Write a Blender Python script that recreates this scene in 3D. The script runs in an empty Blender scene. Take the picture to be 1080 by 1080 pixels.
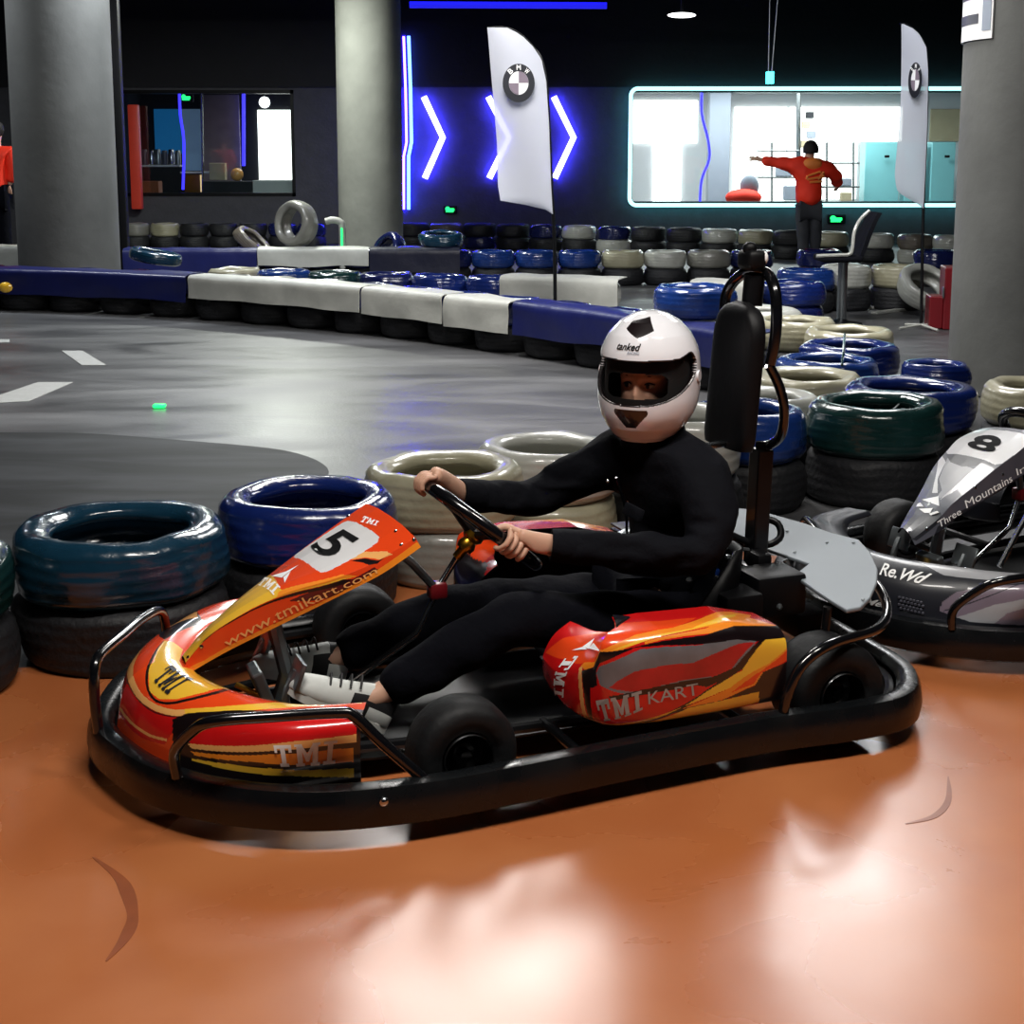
import bpy, bmesh, math, random
from mathutils import Vector, Matrix, noise
random.seed(7)
C = bpy.context.scene.collection
PI = math.pi
R = math.radians

# ------------------------------------------------------------------ camera, world, exposure
F, CX, CY, CAMH, PITCH = 1500.0, 540.0, 400.0, 1.55, R(9)
cam = bpy.data.cameras.new('camera'); camo = bpy.data.objects.new('camera', cam); C.objects.link(camo)
cam.sensor_width = 36; cam.lens = 36 * F / 1080; cam.shift_y = -(540 - CY) / 1080; cam.clip_end = 200
camo.location = (0, 0, CAMH); camo.rotation_euler = (PI / 2 - PITCH, 0, 0)
sc = bpy.context.scene; sc.camera = camo
sc.view_settings.view_transform = 'Standard'; sc.view_settings.look = 'None'
sc.view_settings.exposure = 0.0; sc.view_settings.gamma = 1; sc.view_settings.use_curve_mapping = False
w = bpy.data.worlds.new('world'); sc.world = w; w.use_nodes = True
w.node_tree.nodes['Background'].inputs[0].default_value = (0.35, 0.45, 0.8, 1)
w.node_tree.nodes['Background'].inputs[1].default_value = 0.02

def area(name, loc, rot, sx, sy, power, col=(1, 1, 1), spread=PI):
    l = bpy.data.lights.new(name, 'AREA'); l.shape = 'RECTANGLE'; l.size = sx; l.size_y = sy
    l.energy = power; l.color = col; l.spread = spread
    o = bpy.data.objects.new(name, l); o.location = loc; o.rotation_euler = rot; C.objects.link(o); return o
CEIL = 4.15
LAMPS = [  # ceiling lamp panels: x, y, length x, length y, power, colour
    (-0.3, 2.3, 1.2, 0.5, 95, (1, .95, .88)), (1.7, 2.6, 1.2, 0.5, 70, (1, .95, .88)),
    (-0.25, 9.2, 1.5, 2.2, 250, (1, .97, .93)), (2.5, 9.4, 1.2, 1.8, 60, (1, .97, .93)),
    (-3.2, 14.6, 1.2, 0.4, 150, (.9, .95, 1)), (-3.0, 18.8, 1.0, 0.4, 300, (.95, 1, .9)),
    (2.6, 11.4, 1.3, 1.0, 85, (.95, .97, 1)), (-6.5, 14.5, .9, .3, 60, (.9, .95, 1)),  # first lamp in this row is added to brighten the second flag
]

# ------------------------------------------------------------------ pixel <-> place helpers
FW = Vector((0, math.cos(PITCH), -math.sin(PITCH))); UP = Vector((0, math.sin(PITCH), math.cos(PITCH)))
RT = Vector((1, 0, 0)); EYE = Vector((0, 0, CAMH))
def ray(x, y): return FW + RT * ((x - CX) / F) + UP * ((CY - y) / F)
def atz(x, y, z=0.0):
    d = ray(x, y); return EYE + d * ((z - CAMH) / d.z)
def aty(x, y, Y):
    d = ray(x, y); return EYE + d * (Y / d.y)
def proj(p):
    d = p - EYE; k = d.dot(FW); return CX + F * d.dot(RT) / k, CY - F * d.dot(UP) / k
class Frame:
    def __init__(s, o, th):
        s.th = R(th); s.o = Vector((o[0], o[1], 0)); s.M = Matrix.Rotation(PI + s.th, 3, 'Z'); s.Mi = s.M.transposed()
    def on(s, x, y, ax, v):
        d = s.Mi @ ray(x, y); c = s.Mi @ (EYE - s.o); return c + d * ((v - c[ax]) / d[ax])
    def y(s, x, y, Y): return s.on(x, y, 1, Y)
    def z(s, x, y, Z): return s.on(x, y, 2, Z)
    def px(s, l): return proj(s.o + s.M @ Vector(l))

# ------------------------------------------------------------------ materials
def lin(h):
    h = h.lstrip('#'); o = []
    for i in (0, 2, 4):
        c = int(h[i:i + 2], 16) / 255; o.append(c / 12.92 if c < .04045 else ((c + .055) / 1.055) ** 2.4)
    return (*o, 1)
MT = {}
def mat(name, col, rough=.5, metal=0, var=.15, scale=6, bump=0, bscale=30, coat=0, emit=None, es=0, spec=.5, rv=0, stretch=None, alpha=1, trans=0, sub=0):
    m = bpy.data.materials.new(name); m.use_nodes = True; nt = m.node_tree; b = nt.nodes['Principled BSDF']
    c = lin(col) if isinstance(col, str) else col
    b.inputs['Roughness'].default_value = rough; b.inputs['Metallic'].default_value = metal
    b.inputs['Specular IOR Level'].default_value = spec
    b.inputs['Coat Weight'].default_value = coat; b.inputs['Coat Roughness'].default_value = .08
    tc = nt.nodes.new('ShaderNodeTexCoord'); src = tc.outputs['Object']
    if stretch:
        mp = nt.nodes.new('ShaderNodeMapping'); mp.inputs['Scale'].default_value = stretch
        nt.links.new(src, mp.inputs[0]); src = mp.outputs[0]
    n = nt.nodes.new('ShaderNodeTexNoise'); n.inputs['Scale'].default_value = scale; n.inputs['Detail'].default_value = 6
    nt.links.new(src, n.inputs['Vector'])
    mx = nt.nodes.new('ShaderNodeMix'); mx.data_type = 'RGBA'
    mx.inputs[6].default_value = (*[v * (1 - var) for v in c[:3]], 1); mx.inputs[7].default_value = (*[min(1, v * (1 + var)) for v in c[:3]], 1)
    nt.links.new(n.outputs['Fac'], mx.inputs[0]); nt.links.new(mx.outputs[2], b.inputs['Base Color'])
    if rv:
        mr = nt.nodes.new('ShaderNodeMapRange'); mr.inputs['From Min'].default_value = .3; mr.inputs['From Max'].default_value = .7
        mr.inputs['To Min'].default_value = max(0, rough - rv); mr.inputs['To Max'].default_value = rough + rv
        nt.links.new(n.outputs['Fac'], mr.inputs[0]); nt.links.new(mr.outputs[0], b.inputs['Roughness'])
    if bump:
        n2 = nt.nodes.new('ShaderNodeTexNoise'); n2.inputs['Scale'].default_value = bscale; n2.inputs['Detail'].default_value = 4
        nt.links.new(src, n2.inputs['Vector'])
        bp = nt.nodes.new('ShaderNodeBump'); bp.inputs['Strength'].default_value = bump; bp.inputs['Distance'].default_value = .02
        nt.links.new(n2.outputs['Fac'], bp.inputs['Height']); nt.links.new(bp.outputs[0], b.inputs['Normal'])
    if emit is not None:
        b.inputs['Emission Color'].default_value = lin(emit) if isinstance(emit, str) else emit
        b.inputs['Emission Strength'].default_value = es
    b.inputs['Alpha'].default_value = alpha; b.inputs['Transmission Weight'].default_value = trans
    if sub: b.inputs['Subsurface Weight'].default_value = sub
    MT[name] = m; return m
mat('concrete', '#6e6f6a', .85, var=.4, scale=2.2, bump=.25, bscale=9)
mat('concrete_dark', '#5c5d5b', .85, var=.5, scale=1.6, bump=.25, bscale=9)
mat('wall_black', '#17171d', .8, var=.3, scale=3, bump=.2, bscale=14)
mat('wall_brick', '#47474d', .85, var=.3, scale=5, bump=.3, bscale=20)
mat('ceiling', '#0a0a0f', .9, var=.3)
mat('rubber', '#131416', .6, spec=.3, var=.35, scale=9, bump=.15, bscale=30, rv=.15)
mat('bumper_rubber', '#101214', .27, spec=.45, var=.4, scale=7, bump=.08, bscale=16, rv=.12)
mat('tyre_black', '#15161a', .62, var=.3, scale=12, bump=.3, bscale=40)
def film(name, col, rough=.22, var=.3):
    return mat(name, col, rough, var=var, scale=5, bump=.5, bscale=9, coat=.6, rv=.08)
film('film_blue', '#12235f'); film('film_navy', '#151c4a'); film('film_teal', '#123448'); film('film_green', '#13302f')
film('film_white', '#a9aaa3', .38, .22); film('film_cream', '#98947c', .42, .24); film('film_grey', '#77766f', .4, .2)
film('film_brown', '#5c554c', .45); film('film_mid', '#163270')
mat('cover_white', '#b3b4ad', .5, var=.24, scale=6, bump=.5, bscale=5)
mat('cover_blue', '#141b55', .4, var=.3, scale=4, bump=.5, bscale=5, coat=.2)
mat('cover_navy', '#11142b', .4, var=.3, scale=4, bump=.5, bscale=5)
mat('chrome', '#b9bdc0', .2, 1, var=.1); mat('steel', '#8d9396', .35, .9, var=.2, scale=20); mat('gold', '#b98a2a', .28, 1, var=.1)
mat('black_metal', '#0c0d10', .4, .2, var=.2, coat=.2, spec=.3); mat('black_gloss', '#0c0d10', .18, var=.2, coat=.8)
mat('black_plastic', '#08080b', .5, spec=.25, var=.2, bump=.05); mat('plate_grey', '#7d858c', .5, .0, var=.08, scale=3)
P = dict(coat=.9, var=.07, scale=8)
mat('p_orange', '#f0491a', .25, **P); mat('p_red', '#d3191a', .25, **P); mat('p_yellow', '#f8c33a', .28, **P)
mat('p_amber', '#f88f24', .28, **P); mat('p_peach', '#f7b56a', .28, **P); mat('p_black', '#150d10', .3, **P)
mat('p_white', '#e6e6e8', .3, **P); mat('p_grey', '#6f7379', .3, coat=.6, var=.45, scale=14); mat('p_dred', '#5d1214', .3, **P)
mat('p_scuff', '#b21f22', .35, coat=.6, var=.5, scale=16)
mat('k_dark', '#1b1d25', .4, coat=.35, var=.4, scale=7); mat('k_grey', '#4a4b55', .42, coat=.3, var=.35, scale=9)
mat('k_light', '#a0a1a5', .4, coat=.3, var=.15, scale=9); mat('k_mauve', '#7b6f7c', .3, coat=.8, var=.25, scale=6)
mat('ink', '#050507', .75, spec=.08, var=0); mat('letter_white', '#ffffff', .35, var=.05); mat('letter_grey', '#a9a6a2', .4, var=.35, scale=40)
mat('skin', '#d0a38a', .5, var=.08, scale=20, sub=.05); mat('brow', '#1a110c', .8); mat('eye_white', '#cfc8c0', .3, var=0); mat('lip', '#94504a', .5)
mat('jacket_black', '#0b0c12', .85, spec=.12, var=.3, scale=8, bump=.5, bscale=14); mat('jeans', '#07080f', .9, spec=.1, var=.25, scale=9, bump=.4, bscale=16)
mat('collar', '#060608', .9, spec=.1, bump=.4); mat('helmet_white', '#f1f1f6', .14, var=.02, coat=.8); mat('lining', '#08080a', .9)
mat('shoe_white', '#c9ccc8', .6, var=.15, scale=30); mat('shoe_black', '#0d0d10', .6)
mat('red_jacket', '#ff3213', .7, var=.1, bump=.4, bscale=8); mat('orange_print', '#ff8a3c', .6); mat('trousers_grey', '#33353b', .8, var=.2, bump=.4, bscale=8)
mat('red_box', '#6c0c16', .4, coat=.3); mat('hair', '#120d0a', .7, var=.3, scale=40, bump=.6, bscale=60)
mat('neon_white', '#ffffff', .5, emit='#f2f2ff', es=2.2); mat('neon_blue', '#1010ff', .5, emit=(.02, .01, 1, 1), es=120)
mat('blue_strip_glow', '#1010ff', .5, emit=(.04, .03, 1, 1), es=2.5)
mat('neon_dim', '#1010a0', .5, emit=(.02, .02, 1, 1), es=.8)
mat('neon_bluestrip', '#6090ff', .5, emit=(.12, .3, 1, 1), es=5); mat('neon_cyan', '#a0ffff', .5, emit=(.5, 1, 1, 1), es=1.7)
mat('neon_teal', '#20a0b0', .5, emit=(.05, .75, .85, 1), es=6)
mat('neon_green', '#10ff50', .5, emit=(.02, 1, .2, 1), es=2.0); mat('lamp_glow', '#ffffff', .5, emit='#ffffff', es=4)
mat('overexposed_white', '#ffffff', .5, emit='#fffdf6', es=3.2, var=0); mat('room_white', '#c8ccd0', .8, var=.05)  # first material self-glows to imitate overexposed white walls
mat('room_grey', '#8f98a6', .7, var=.1); mat('room_dark', '#1e2026', .8, var=.2)
mat('board_blue', '#1c6fae', .5, emit='#1c6fae', es=.35); mat('board_pale', '#7f9fc8', .5, emit='#7f9fc8', es=.2)
mat('locker', '#86cdd4', .5, var=.05); mat('wood', '#8a4a22', .6, var=.2); mat('carton', '#b5a98c', .7)
mat('red_panel', '#c8402f', .4, emit='#c8402f', es=.1, var=.15)
mat('road_paint', '#b4b6b4', .7, var=.15, scale=20); mat('skid', '#8d4a28', .35, var=.3, scale=12)
def flagmat():
    m = mat('flag_cloth', '#d0d3de', .8, var=.05); nt = m.node_tree; b = nt.nodes['Principled BSDF']
    out = nt.nodes['Material Output']; tr = nt.nodes.new('ShaderNodeBsdfTransparent'); tl = nt.nodes.new('ShaderNodeBsdfTranslucent')
    tl.inputs[0].default_value = (.75, .78, .88, 1)
    a = nt.nodes.new('ShaderNodeMixShader'); a.inputs[0].default_value = .3; c = nt.nodes.new('ShaderNodeMixShader'); c.inputs[0].default_value = .14
    nt.links.new(b.outputs[0], a.inputs[1]); nt.links.new(tl.outputs[0], a.inputs[2]); nt.links.new(a.outputs[0], c.inputs[1])
    nt.links.new(tr.outputs[0], c.inputs[2]); nt.links.new(c.outputs[0], out.inputs[0])
flagmat()
def tinted(name, tcol, gl):
    m = bpy.data.materials.new(name); m.use_nodes = True; nt = m.node_tree; out = nt.nodes['Material Output']
    tr = nt.nodes.new('ShaderNodeBsdfTransparent'); tr.inputs[0].default_value = (*tcol, 1)
    g = nt.nodes.new('ShaderNodeBsdfGlossy'); g.inputs['Roughness'].default_value = .05
    mx = nt.nodes.new('ShaderNodeMixShader'); mx.inputs[0].default_value = gl
    nt.links.new(tr.outputs[0], mx.inputs[1]); nt.links.new(g.outputs[0], mx.inputs[2]); nt.links.new(mx.outputs[0], out.inputs[0]); MT[name] = m
tinted('visor', (.97, .93, .92), .03); tinted('glass', (.92, .97, .97), .06)

def floor_asphalt():
    m = mat('asphalt', '#4a4a4c', .42, var=.1); nt = m.node_tree; b = nt.nodes['Principled BSDF']; L = nt.links
    tc = nt.nodes.new('ShaderNodeTexCoord'); mp = nt.nodes.new('ShaderNodeMapping'); mp.inputs['Rotation'].default_value = (0, 0, .25); mp.inputs['Scale'].default_value = (.6, 1.9, 1)
    L.new(tc.outputs['Object'], mp.inputs[0])
    n = nt.nodes.new('ShaderNodeTexNoise'); n.inputs['Scale'].default_value = .9; n.inputs['Detail'].default_value = 9; n.inputs['Roughness'].default_value = .62; n.inputs['Distortion'].default_value = .8
    L.new(mp.outputs[0], n.inputs['Vector'])
    r = nt.nodes.new('ShaderNodeValToRGB'); r.color_ramp.elements[0].position = .32; r.color_ramp.elements[0].color = lin('#37383a')
    r.color_ramp.elements[1].position = .72; r.color_ramp.elements[1].color = lin('#68686a'); L.new(n.outputs['Fac'], r.inputs[0])
    L.new(r.outputs[0], b.inputs['Base Color'])
    mr = nt.nodes.new('ShaderNodeMapRange'); mr.inputs['From Min'].default_value = .35; mr.inputs['From Max'].default_value = .7; mr.inputs['To Min'].default_value = .3; mr.inputs['To Max'].default_value = .55
    L.new(n.outputs['Fac'], mr.inputs[0]); L.new(mr.outputs[0], b.inputs['Roughness'])
    n2 = nt.nodes.new('ShaderNodeTexNoise'); n2.inputs['Scale'].default_value = 60; L.new(tc.outputs['Object'], n2.inputs['Vector'])
    bp = nt.nodes.new('ShaderNodeBump'); bp.inputs['Strength'].default_value = .12; bp.inputs['Distance'].default_value = .01; L.new(n2.outputs['Fac'], bp.inputs['Height']); L.new(bp.outputs[0], b.inputs['Normal'])
floor_asphalt()
def floor_dark():
    m = mat('asphalt_dark', '#1f2124', .62, var=.1, spec=.25); nt = m.node_tree; b = nt.nodes['Principled BSDF']; L = nt.links
    tc = nt.nodes.new('ShaderNodeTexCoord'); mp = nt.nodes.new('ShaderNodeMapping'); mp.inputs['Rotation'].default_value = (0, 0, .3); mp.inputs['Scale'].default_value = (.7, 2.4, 1)
    L.new(tc.outputs['Object'], mp.inputs[0])
    n = nt.nodes.new('ShaderNodeTexNoise'); n.inputs['Scale'].default_value = 1.5; n.inputs['Detail'].default_value = 7; n.inputs['Distortion'].default_value = .6
    L.new(mp.outputs[0], n.inputs['Vector'])
    r = nt.nodes.new('ShaderNodeValToRGB'); r.color_ramp.elements[0].position = .4; r.color_ramp.elements[0].color = lin('#0d0e10')
    r.color_ramp.elements[1].position = .8; r.color_ramp.elements[1].color = lin('#3c3e42'); L.new(n.outputs['Fac'], r.inputs[0]); L.new(r.outputs[0], b.inputs['Base Color'])
floor_dark()
def floor_orange():
    m = mat('epoxy_orange', '#b8572a', .2, var=.1); nt = m.node_tree; b = nt.nodes['Principled BSDF']; L = nt.links
    tc = nt.nodes.new('ShaderNodeTexCoord')
    n = nt.nodes.new('ShaderNodeTexNoise'); n.inputs['Scale'].default_value = 1.3; n.inputs['Detail'].default_value = 7; n.inputs['Distortion'].default_value = .5
    L.new(tc.outputs['Object'], n.inputs['Vector'])
    r = nt.nodes.new('ShaderNodeValToRGB'); r.color_ramp.elements[0].position = .3; r.color_ramp.elements[0].color = lin('#a45a31')
    r.color_ramp.elements[1].position = .7; r.color_ramp.elements[1].color = lin('#bb7344'); L.new(n.outputs['Fac'], r.inputs[0]); L.new(r.outputs[0], b.inputs['Base Color'])
    mr = nt.nodes.new('ShaderNodeMapRange'); mr.inputs['From Min'].default_value = .3; mr.inputs['From Max'].default_value = .7; mr.inputs['To Min'].default_value = .22; mr.inputs['To Max'].default_value = .36
    L.new(n.outputs['Fac'], mr.inputs[0]); L.new(mr.outputs[0], b.inputs['Roughness'])
    b.inputs['Coat Weight'].default_value = .25; b.inputs['Coat Roughness'].default_value = .2
    n2 = nt.nodes.new('ShaderNodeTexNoise'); n2.inputs['Scale'].default_value = 2.2; L.new(tc.outputs['Object'], n2.inputs['Vector'])
    bp = nt.nodes.new('ShaderNodeBump'); bp.inputs['Strength'].default_value = .25; bp.inputs['Distance'].default_value = .02; L.new(n2.outputs['Fac'], bp.inputs['Height']); L.new(bp.outputs[0], b.inputs['Normal'])
floor_orange()

# ------------------------------------------------------------------ mesh helpers
def cat(pts, k=6, closed=False):
    P = [Vector(p) for p in pts]; n = len(P); out = []
    segs = n if closed else n - 1
    for i in range(segs):
        g = (lambda j: P[j % n]) if closed else (lambda j: P[min(max(j, 0), n - 1)])
        a, b, c, d = g(i - 1), g(i), g(i + 1), g(i + 2)
        for q in range(k):
            t = q / k
            out.append(.5 * ((2 * b) + (c - a) * t + (2 * a - 5 * b + 4 * c - d) * t * t + (3 * b - a - 3 * c + d) * t ** 3))
    if not closed: out.append(P[-1])
    return out
class G:
    def __init__(s): s.v = []; s.f = []; s.m = []
    def add(s, vs, fs, mi=0):
        o = len(s.v); s.v += [tuple(v) for v in vs]
        for i, f in enumerate(fs): s.f.append([o + j for j in f]); s.m.append(mi[i] if isinstance(mi, list) else mi)
        return s
    def tube(s, pts, r, closed=False, n=12, mi=0, k=0):
        if k: pts = cat(pts, k, closed)
        P = [Vector(p) for p in pts]; N = len(P); rr = r if isinstance(r, (list, tuple)) else [r] * N
        if len(rr) != N: rr = [rr[0] + (rr[-1] - rr[0]) * i / (N - 1) for i in range(N)]
        T = []
        for i in range(N):
            a = P[(i - 1) % N] if closed or i else P[0]; b = P[(i + 1) % N] if closed or i < N - 1 else P[-1]
            T.append((b - a).normalized() if (b - a).length > 1e-9 else Vector((0, 0, 1)))
        u = T[0].orthogonal().normalized(); vs = []
        for i in range(N):
            u = (u - T[i] * u.dot(T[i])); u = u.normalized() if u.length > 1e-6 else T[i].orthogonal().normalized()
            w_ = T[i].cross(u)
            for j in range(n):
                a = 2 * PI * j / n; vs.append(P[i] + (u * math.cos(a) + w_ * math.sin(a)) * rr[i])
        fs = []
        for i in range(N if closed else N - 1):
            for j in range(n):
                a = i * n; b = ((i + 1) % N) * n; fs.append([a + j, a + (j + 1) % n, b + (j + 1) % n, b + j])
        if not closed: fs += [list(range(n))[::-1], [(N - 1) * n + j for j in range(n)]]
        return s.add(vs, fs, mi)
    def box(s, c, d, rot=None, bev=.0, mi=0, seg=2):
        bm = bmesh.new(); bmesh.ops.create_cube(bm, size=1); bmesh.ops.scale(bm, vec=Vector(d), verts=bm.verts)
        if bev: bmesh.ops.bevel(bm, geom=bm.edges[:], offset=bev, segments=seg, profile=.5, affect='EDGES')
        if rot: bmesh.ops.rotate(bm, matrix=rot if isinstance(rot, Matrix) else Matrix.Rotation(rot, 3, 'Z'), verts=bm.verts)
        bmesh.ops.translate(bm, vec=Vector(c), verts=bm.verts); bm.verts.index_update()
        s.add([v.co[:] for v in bm.verts], [[v.index for v in f.verts] for f in bm.faces], mi); bm.free(); return s
    def lathe(s, prof, n=40, mi=0, M=None, closed=False):
        vs = []; N = len(prof)
        for j in range(n):
            a = 2 * PI * j / n
            for r, z in prof:
                p = Vector((r * math.cos(a), r * math.sin(a), z)); vs.append(M @ p if M else p)
        fs = []
        for j in range(n):
            for i in range(N if closed else N - 1):
                a = j * N; b = ((j + 1) % n) * N; i2 = (i + 1) % N; fs.append([a + i, b + i, b + i2, a + i2])
        return s.add(vs, fs, mi)
    def prism(s, poly, h, M=None, mi=0):   # poly in local xy, extruded 0..h in z
        n = len(poly); vs = [Vector((p[0], p[1], 0)) for p in poly] + [Vector((p[0], p[1], h)) for p in poly]
        if M: vs = [M @ v for v in vs]
        return s.add(vs, [list(range(n))[::-1], list(range(n, 2 * n))] + [[i, (i + 1) % n, n + (i + 1) % n, n + i] for i in range(n)], mi)
    def sweep(s, path, prof, closed=True, mi=0, fn=None):  # prof = (outward, z); path horizontal, counter-clockwise outward = right of travel
        P = [Vector(p) for p in path]; N = len(P); n = len(prof); vs = []
        for i in range(N):
            a = P[(i - 1) % N] if closed or i else P[0]; b = P[(i + 1) % N] if closed or i < N - 1 else P[-1]
            t = (b - a); t.z = 0; t.normalize(); o = Vector((t.y, -t.x, 0))
            for j, (q, z) in enumerate(prof):
                dq, dz = fn(i, j) if fn else (0, 0)
                vs.append(P[i] + o * (q + dq) + Vector((0, 0, z + dz)))
        fs = []
        for i in range(N if closed else N - 1):
            for j in range(n):
                a = i * n; b = ((i + 1) % N) * n; fs.append([a + j, b + j, b + (j + 1) % n, a + (j + 1) % n])
        if not closed: fs += [list(range(n)), [(N - 1) * n + j for j in range(n)][::-1]]
        return s.add(vs, fs, mi)
    def ell(s, c, r, n=20, M=None, mi=0):
        vs = []; fs = []; h = n // 2
        for i in range(h + 1):
            for j in range(n):
                a = PI * i / h; b = 2 * PI * j / n
                p = Vector((r[0] * math.sin(a) * math.cos(b), r[1] * math.sin(a) * math.sin(b), r[2] * math.cos(a)))
                vs.append((M @ p if M else p) + Vector(c))
        for i in range(h):
            for j in range(n): fs.append([i * n + j, (i + 1) * n + j, (i + 1) * n + (j + 1) % n, i * n + (j + 1) % n])
        return s.add(vs, fs, mi)
    def mesh(s, name, mats):
        me = bpy.data.meshes.new(name); me.from_pydata(s.v, [], s.f)
        for m in (mats if isinstance(mats, (list, tuple)) else [mats]): me.materials.append(MT[m])
        me.polygons.foreach_set('material_index', s.m)
        bm = bmesh.new(); bm.from_mesh(me); bmesh.ops.remove_doubles(bm, verts=bm.verts, dist=1e-5); bmesh.ops.recalc_face_normals(bm, faces=bm.faces)
        bm.to_mesh(me); bm.free(); return me
    def obj(s, name, mats, parent=None, smooth=True, ang=40):
        return link(name, s.mesh(name, mats), parent, smooth, ang)
def link(name, me, parent=None, smooth=True, ang=40):
    if smooth:
        me.polygons.foreach_set('use_smooth', [True] * len(me.polygons))
        try: me.set_sharp_from_angle(angle=R(ang))
        except Exception: pass
    o = bpy.data.objects.new(name, me); C.objects.link(o)
    if parent: o.parent = parent
    return o
def tag(o, label=None, cat_=None, group=None, kind=None):
    if label: o['label'] = label
    if cat_: o['category'] = cat_
    if group: o['group'] = group
    if kind: o['kind'] = kind
    return o
def empty(name, loc, rz=0, label=None, cat_=None, group=None):
    o = bpy.data.objects.new(name, None); o.empty_display_size = .2; C.objects.link(o); o.location = loc; o.rotation_euler = (0, 0, rz)
    return tag(o, label, cat_, group)
def struct(name, g, m, smooth=False, label=None):
    o = g.obj(name, m, None, smooth); tag(o, label, None, None, 'structure'); return o

_fc = {}
def text2d(txt, bold=0.0, shear=0.0):
    """glyph triangles of a word in a 0..1 x 0..1 box"""
    key = (txt, bold, shear)
    if key in _fc: return _fc[key]
    if txt == 'TMI':   # slab-serif maker's letters
        bx_ = lambda a, b, c, d: [(a, c), (b, c), (b, d), (a, d)]
        T_ = [bx_(0, 1, .82, 1), bx_(0, .16, .62, .82), bx_(.84, 1, .62, .82), bx_(.36, .64, .14, .82), bx_(.22, .78, 0, .14)]
        M_ = [bx_(.08, .30, .12, .88), bx_(.70, .92, .12, .88), bx_(0, .38, 0, .12), bx_(.62, 1, 0, .12), bx_(0, .30, .88, 1), bx_(.70, 1, .88, 1), [(.28, 1), (.28, .68), (.44, .18), (.5, .18), (.5, .52)], [(.72, 1), (.5, .52), (.5, .18), (.56, .18), (.72, .68)]]
        I_ = [bx_(.3, .7, .14, .86), bx_(0, 1, 0, .14), bx_(0, 1, .86, 1)]
        vs = []; fs = []
        for x0, w_, gl in ((0, .32, T_), (.37, .38, M_), (.80, .20, I_)):
            for p in gl:
                fs.append(list(range(len(vs), len(vs) + len(p)))); vs += [((x0 + x * w_ + shear * .12 * y), y) for x, y in p]
        _fc[key] = (vs, fs); return vs, fs
    cu = bpy.data.curves.new('t', 'FONT'); cu.body = txt; cu.size = 1; cu.offset = bold; cu.shear = shear; cu.resolution_u = 4
    o = bpy.data.objects.new('t', cu); C.objects.link(o); dg = bpy.context.evaluated_depsgraph_get()
    me = bpy.data.meshes.new_from_object(o.evaluated_get(dg)); bpy.data.objects.remove(o); bpy.data.curves.remove(cu)
    vs = [v.co.copy() for v in me.vertices]; fs = [list(p.vertices) for p in me.polygons]; bpy.data.meshes.remove(me)
    x0 = min(v.x for v in vs); x1 = max(v.x for v in vs); y0 = min(v.y for v in vs); y1 = max(v.y for v in vs)
    vs = [((v.x - x0) / (x1 - x0), (v.y - y0) / (y1 - y0)) for v in vs]
    _fc[key] = (vs, fs); return vs, fs
def inside(x, y, poly):
    c = False; j = len(poly) - 1
    for i in range(len(poly)):
        xi, yi = poly[i]; xj, yj = poly[j]
        if (yi > y) != (yj > y) and x < (xj - xi) * (y - yi) / (yj - yi) + xi: c = not c
        j = i
    return c

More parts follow.
